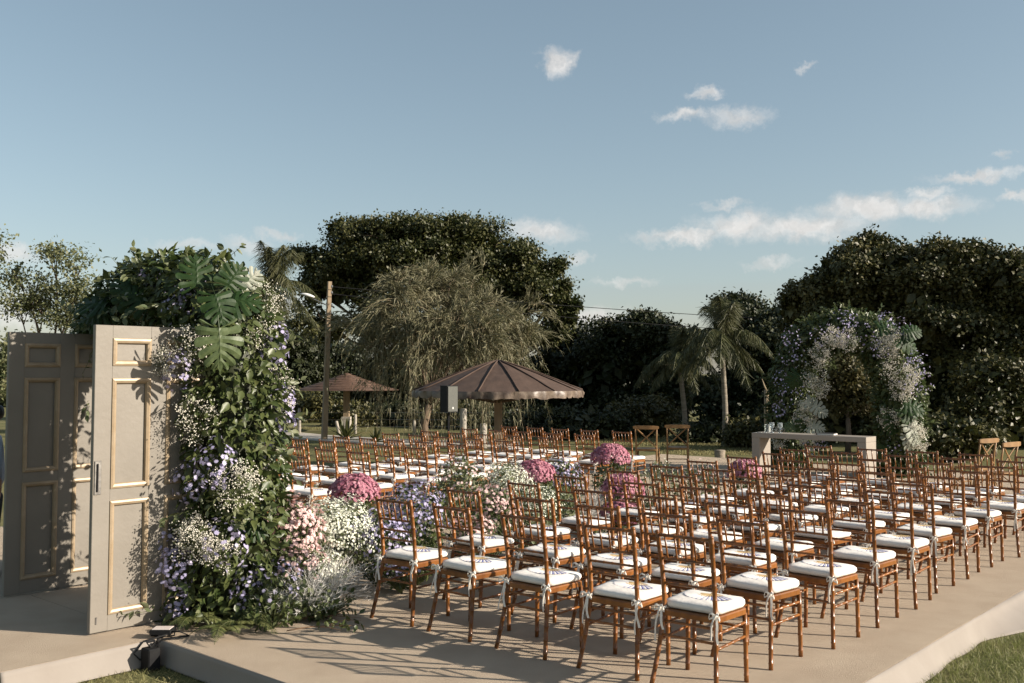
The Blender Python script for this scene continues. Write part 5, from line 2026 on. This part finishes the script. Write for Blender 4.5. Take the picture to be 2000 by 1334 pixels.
def palm(u_base, v_base, u_c, v_c, T, L, nf, label, seed, tr=.085, dead=5):
    r = random.Random(seed)
    b = P(u_base, v_base, T); b[2] = GZ
    c = P(u_c, v_c, T) - b
    t = thing('queen_palm', label, 'palm', b, 0, 'palms at the wood edge')
    m = MB()
    pts, rad = [], []
    K = 26
    for i in range(K + 1):
        q = i / K
        pts.append(np.array([c[0] * q + .03 * sin(q * 5), c[1] * q, -.1 + (c[2] + .1) * q]))
        rad.append(tr * (1.15 - .3 * q) * (1.05 if i % 2 else .97))
    m.tube(pts, rad, 10)
    m.build('trunk', M_PTRUNK, t, True)
    m = MB()
    m.tube([c + [0, 0, -.35], c + [0, 0, -.1], c + [0, 0, .25]], [tr * .9, tr * 1.25, tr * .5], 8)
    m.build('crown_shaft', M_STEM, t, True)
    for i in range(nf):
        a = i * 2.4 + r.random() * .5
        up_f = i >= dead and i % 5 in (0, 1)
        e = radians(r.uniform(66, 86) if up_f else r.uniform(25, 66)) if i >= dead else radians(r.uniform(-25, 5))
        d = np.array([cos(a) * cos(e), sin(a) * cos(e), sin(e)])
        LL = L * (.85 + .3 * r.random()) * ((1 if up_f else .80) if i >= dead else .55)
        gr = (.20 + .08 * r.random() if up_f else .48 + .20 * r.random()) * (2.15 / L)
        ns = 42
        tt = np.linspace(0.0, 1, ns)
        p = c + np.array([0, 0, .1]) + d[None] * (LL * tt)[:, None]
        p[:, 2] -= gr * (LL * tt) ** 2
        tan = np.gradient(p, axis=0); tan /= np.linalg.norm(tan, axis=1)[:, None]
        V, F = stems(p[:-1], p[1:], .014)
        parts = [(V, F)]
        side = np.cross(tan, [0, 0, 1.0]); side /= np.maximum(np.linalg.norm(side, axis=1), 1e-6)[:, None]
        for s in (-1, 1):
            for rep in range(3):
                sel = slice(5, ns)
                y = side[sel] * s * (.55 + .3 * r.random()) + tan[sel] * .45
                y[:, 2] -= .45 + .3 * rep
                y += rng.normal(size=y.shape) * .16
                y /= np.linalg.norm(y, axis=1)[:, None]
                ll = L * .19 * np.sin(pi * np.clip(tt[sel] * .8 + .2, 0, 1)) ** .6 * (.8 + .4 * rng.random(ns - 5))
                parts.append(curve_strands(p[sel], y, ll, np.full(ns - 5, .5), .011, 3))
        V, F = join(parts)
        ob('frond', mesh_np('frond', V, F, M_PALM), t)


palm(1415, 880, 1413, 668, 27.5, 2.2, 22, 'taller palm with straight pale trunk left of the altar table', 3, tr=.075)
palm(1338, 850, 1330, 705, 30.0, 2.0, 18, 'shorter palm with drooping fronds left of the taller palm', 4, tr=.075)
palm(540, 850, 530, 566, 33.0, 2.7, 22, 'palm with feathery drooping fronds behind the entrance arch', 5, tr=.1)


# ------------------------------------------------------------------ grass
def grass_patch(name, label, pts, hgt, mt, width=.0022, lean=.45):
    n = len(pts)
    d = rng.normal(size=(n, 3)) * lean
    d[:, 2] = 1
    d /= np.linalg.norm(d, axis=1)[:, None]
    V, F = curve_strands(pts, d, hgt * (.5 + .8 * rng.random(n)), 2.5 + 3 * rng.random(n), width, 3)
    V[:, 2] = np.maximum(V[:, 2], GZ + .001)
    o = ob(name, mesh_np(name, V, F, mt))
    tag(o, label, 'grass', kind='stuff')


def ground_pts(poly_fn, n):
    return poly_fn(n)


def build_grass():
    n = 42000
    a = 1.0 + rng.random(n) * 5.5
    c = .70 + rng.random(n) ** 1.2 * 2.6
    ok = c > .76 + .30 * np.clip((a + 1.66 - 4.3) / .8, 0, 1) ** 1.3
    a, c = a[ok], c[ok]
    pts = np.stack([OV[0] + AV[0] * a + RV[0] * c, OV[1] + AV[1] * a + RV[1] * c, np.full(len(a), GZ)], 1)
    grass_patch('lawn_grass', 'short lawn grass beside the right platform edge', pts, .075, M_BLADE)
    n = 30000
    a = -4.0 + rng.random(n) * 2.4
    c = -6.5 + rng.random(n) * 6.0
    ok = (a < PL_B - .03) & ~((a > EN_B - .04) & (c < EN_R + .04))
    a, c = a[ok], c[ok]
    pts = np.stack([OV[0] + AV[0] * a + RV[0] * c, OV[1] + AV[1] * a + RV[1] * c, np.full(len(a), GZ)], 1)
    grass_patch('lawn_grass', 'dry lawn grass below the entry landing, lower left', pts, .05, M_DRYBL, lean=.9)
    # taller dry grass along the wood edge and by the altar
    L = []
    for u0, u1, v0, v1, k in ((545, 640, 834, 842, 900), (1290, 1500, 868, 890, 3800), (1130, 1300, 858, 872, 1500), (1180, 1300, 845, 860, 900)):
        u = u0 + (u1 - u0) * rng.random(k); v = v0 + (v1 - v0) * rng.random(k)
        L.append(np.array([G(x, y, GZ) for x, y in zip(u, v)]))
    p = np.concatenate(L)
    grass_patch('tall_grass', 'tall dry grass at the wood edge behind the seats', p, .30, M_DRYBL, .008, .35)


build_grass()


# ------------------------------------------------------------------ person at the left edge
M_SKIN = mat('skin', (.42, .25, .17), .55, (.38, .22, .15), 12)
M_SHIRT = mat('pale_blue_shirt', (.42, .47, .55), .85, (.37, .42, .50), 9, bump=.3, bscale=8)
M_TROUS = mat('black_trousers', (.02, .02, .022), .85, (.03, .03, .032), 9, bump=.3, bscale=8)
M_HAIR = mat('black_hair', (.012, .010, .009), .5, (.02, .017, .015), 40)


def skin_mesh(name, verts, edges, radii, mt, parent, root=0, sub=2):
    me = bpy.data.meshes.new(name)
    me.from_pydata(verts, edges, [])
    o = ob(name, me, parent)
    o.modifiers.new('skin', 'SKIN')
    sv = me.skin_vertices[0].data
    for i, r in enumerate(radii):
        sv[i].radius = r if hasattr(r, '__len__') else (r, r)
        sv[i].use_root = (i == root)
    sm = o.modifiers.new('sub', 'SUBSURF'); sm.levels = sub; sm.render_levels = sub
    me.materials.append(mt)
    return o


def build_person():
    p = P(-15, 800, 9.3)
    t = thing('person', 'standing person in pale blue shirt and black trousers at the left edge', 'person', (p[0], p[1], GZ), radians(-60))
    # pelvis, spine, neck, head, arms, legs; faces local -y
    V = [(0, 0, .95), (0, 0, 1.15), (0, .01, 1.36), (0, .01, 1.46), (0, -.01, 1.55), (0, -.015, 1.68),
         (.17, .01, 1.40), (.22, .03, 1.13), (.20, -.08, .90), (.19, -.12, .82), (-.17, .01, 1.40), (-.22, .03, 1.13), (-.20, -.08, .90), (-.19, -.12, .82),
         (.09, 0, .90), (.10, -.01, .50), (.10, .02, .09), (.11, -.12, .04), (-.09, 0, .90), (-.10, -.01, .50), (-.10, .02, .09), (-.11, -.12, .04),
         (0, -.07, 1.60)]
    Ed = [(0, 1), (1, 2), (2, 3), (3, 4), (4, 5), (2, 6), (6, 7), (7, 8), (8, 9), (2, 10), (10, 11), (11, 12), (12, 13), (0, 14), (14, 15), (15, 16), (16, 17), (0, 18), (18, 19), (19, 20), (20, 21), (4, 22)]
    Rr = [(.15, .11), (.13, .10), (.14, .10), .055, .075, .075, .06, .045, .034, .03, .06, .045, .034, .03, .085, .06, .042, .035, .085, .06, .042, .035, .035]
    skin_mesh('body', V, Ed, Rr, M_SKIN, t)
    sv = [(0, 0, .93), (0, 0, 1.15), (0, .01, 1.36), (0, .01, 1.44), (.17, .01, 1.40), (.22, .03, 1.13), (.205, -.06, .95), (-.17, .01, 1.40), (-.22, .03, 1.13), (-.205, -.06, .95)]
    skin_mesh('shirt', sv, [(0, 1), (1, 2), (2, 3), (2, 4), (4, 5), (5, 6), (2, 7), (7, 8), (8, 9)], [(.175, .135), (.15, .12), (.16, .12), .07, .075, .06, .05, .075, .06, .05], M_SHIRT, t)
    tv = [(0, 0, 1.0), (0, 0, .93), (.09, 0, .86), (.10, -.01, .50), (.10, .02, .08), (-.09, 0, .86), (-.10, -.01, .50), (-.10, .02, .08)]
    skin_mesh('trousers', tv, [(0, 1), (1, 2), (2, 3), (3, 4), (1, 5), (5, 6), (6, 7)], [(.155, .12), (.165, .125), .105, .08, .07, .105, .08, .07], M_TROUS, t)
    skin_mesh('hair', [(0, .0, 1.72), (0, .03, 1.66), (0, .045, 1.58)], [(0, 1), (1, 2)], [(.078, .085), (.088, .09), (.07, .06)], M_HAIR, t)
    for sx in (-1, 1):
        m = MB(); m.lathe([(0, .012), (.010, .008), (.012, 0), (.008, -.008), (0, -.012)], (sx * .032, -.088, 1.63), 8); m.build('eye', M_HAIR, t, True)
        # hand with five bent fingers
        hx = sx * .19
        hv, he, hr = [(hx, -.12, .82), (hx, -.14, .76)], [(0, 1)], [.030, (.036, .016)]
        for k in range(4):
            b = len(hv)
            yk = -.165 + .018 * k
            hv += [(hx, yk, .735), (hx - sx * .008, yk, .70), (hx - sx * .022, yk, .672 - .006 * (k in (1, 2)))]
            he += [(1, b), (b, b + 1), (b + 1, b + 2)]; hr += [.0095, .0085, .0075]
        b = len(hv)
        hv += [(hx - sx * .015, -.175, .785), (hx - sx * .03, -.195, .75)]
        he += [(0, b), (b, b + 1)]; hr += [.011, .0085]
        skin_mesh('hand', hv, he, hr, M_SKIN, t, 0, 1)


build_person()
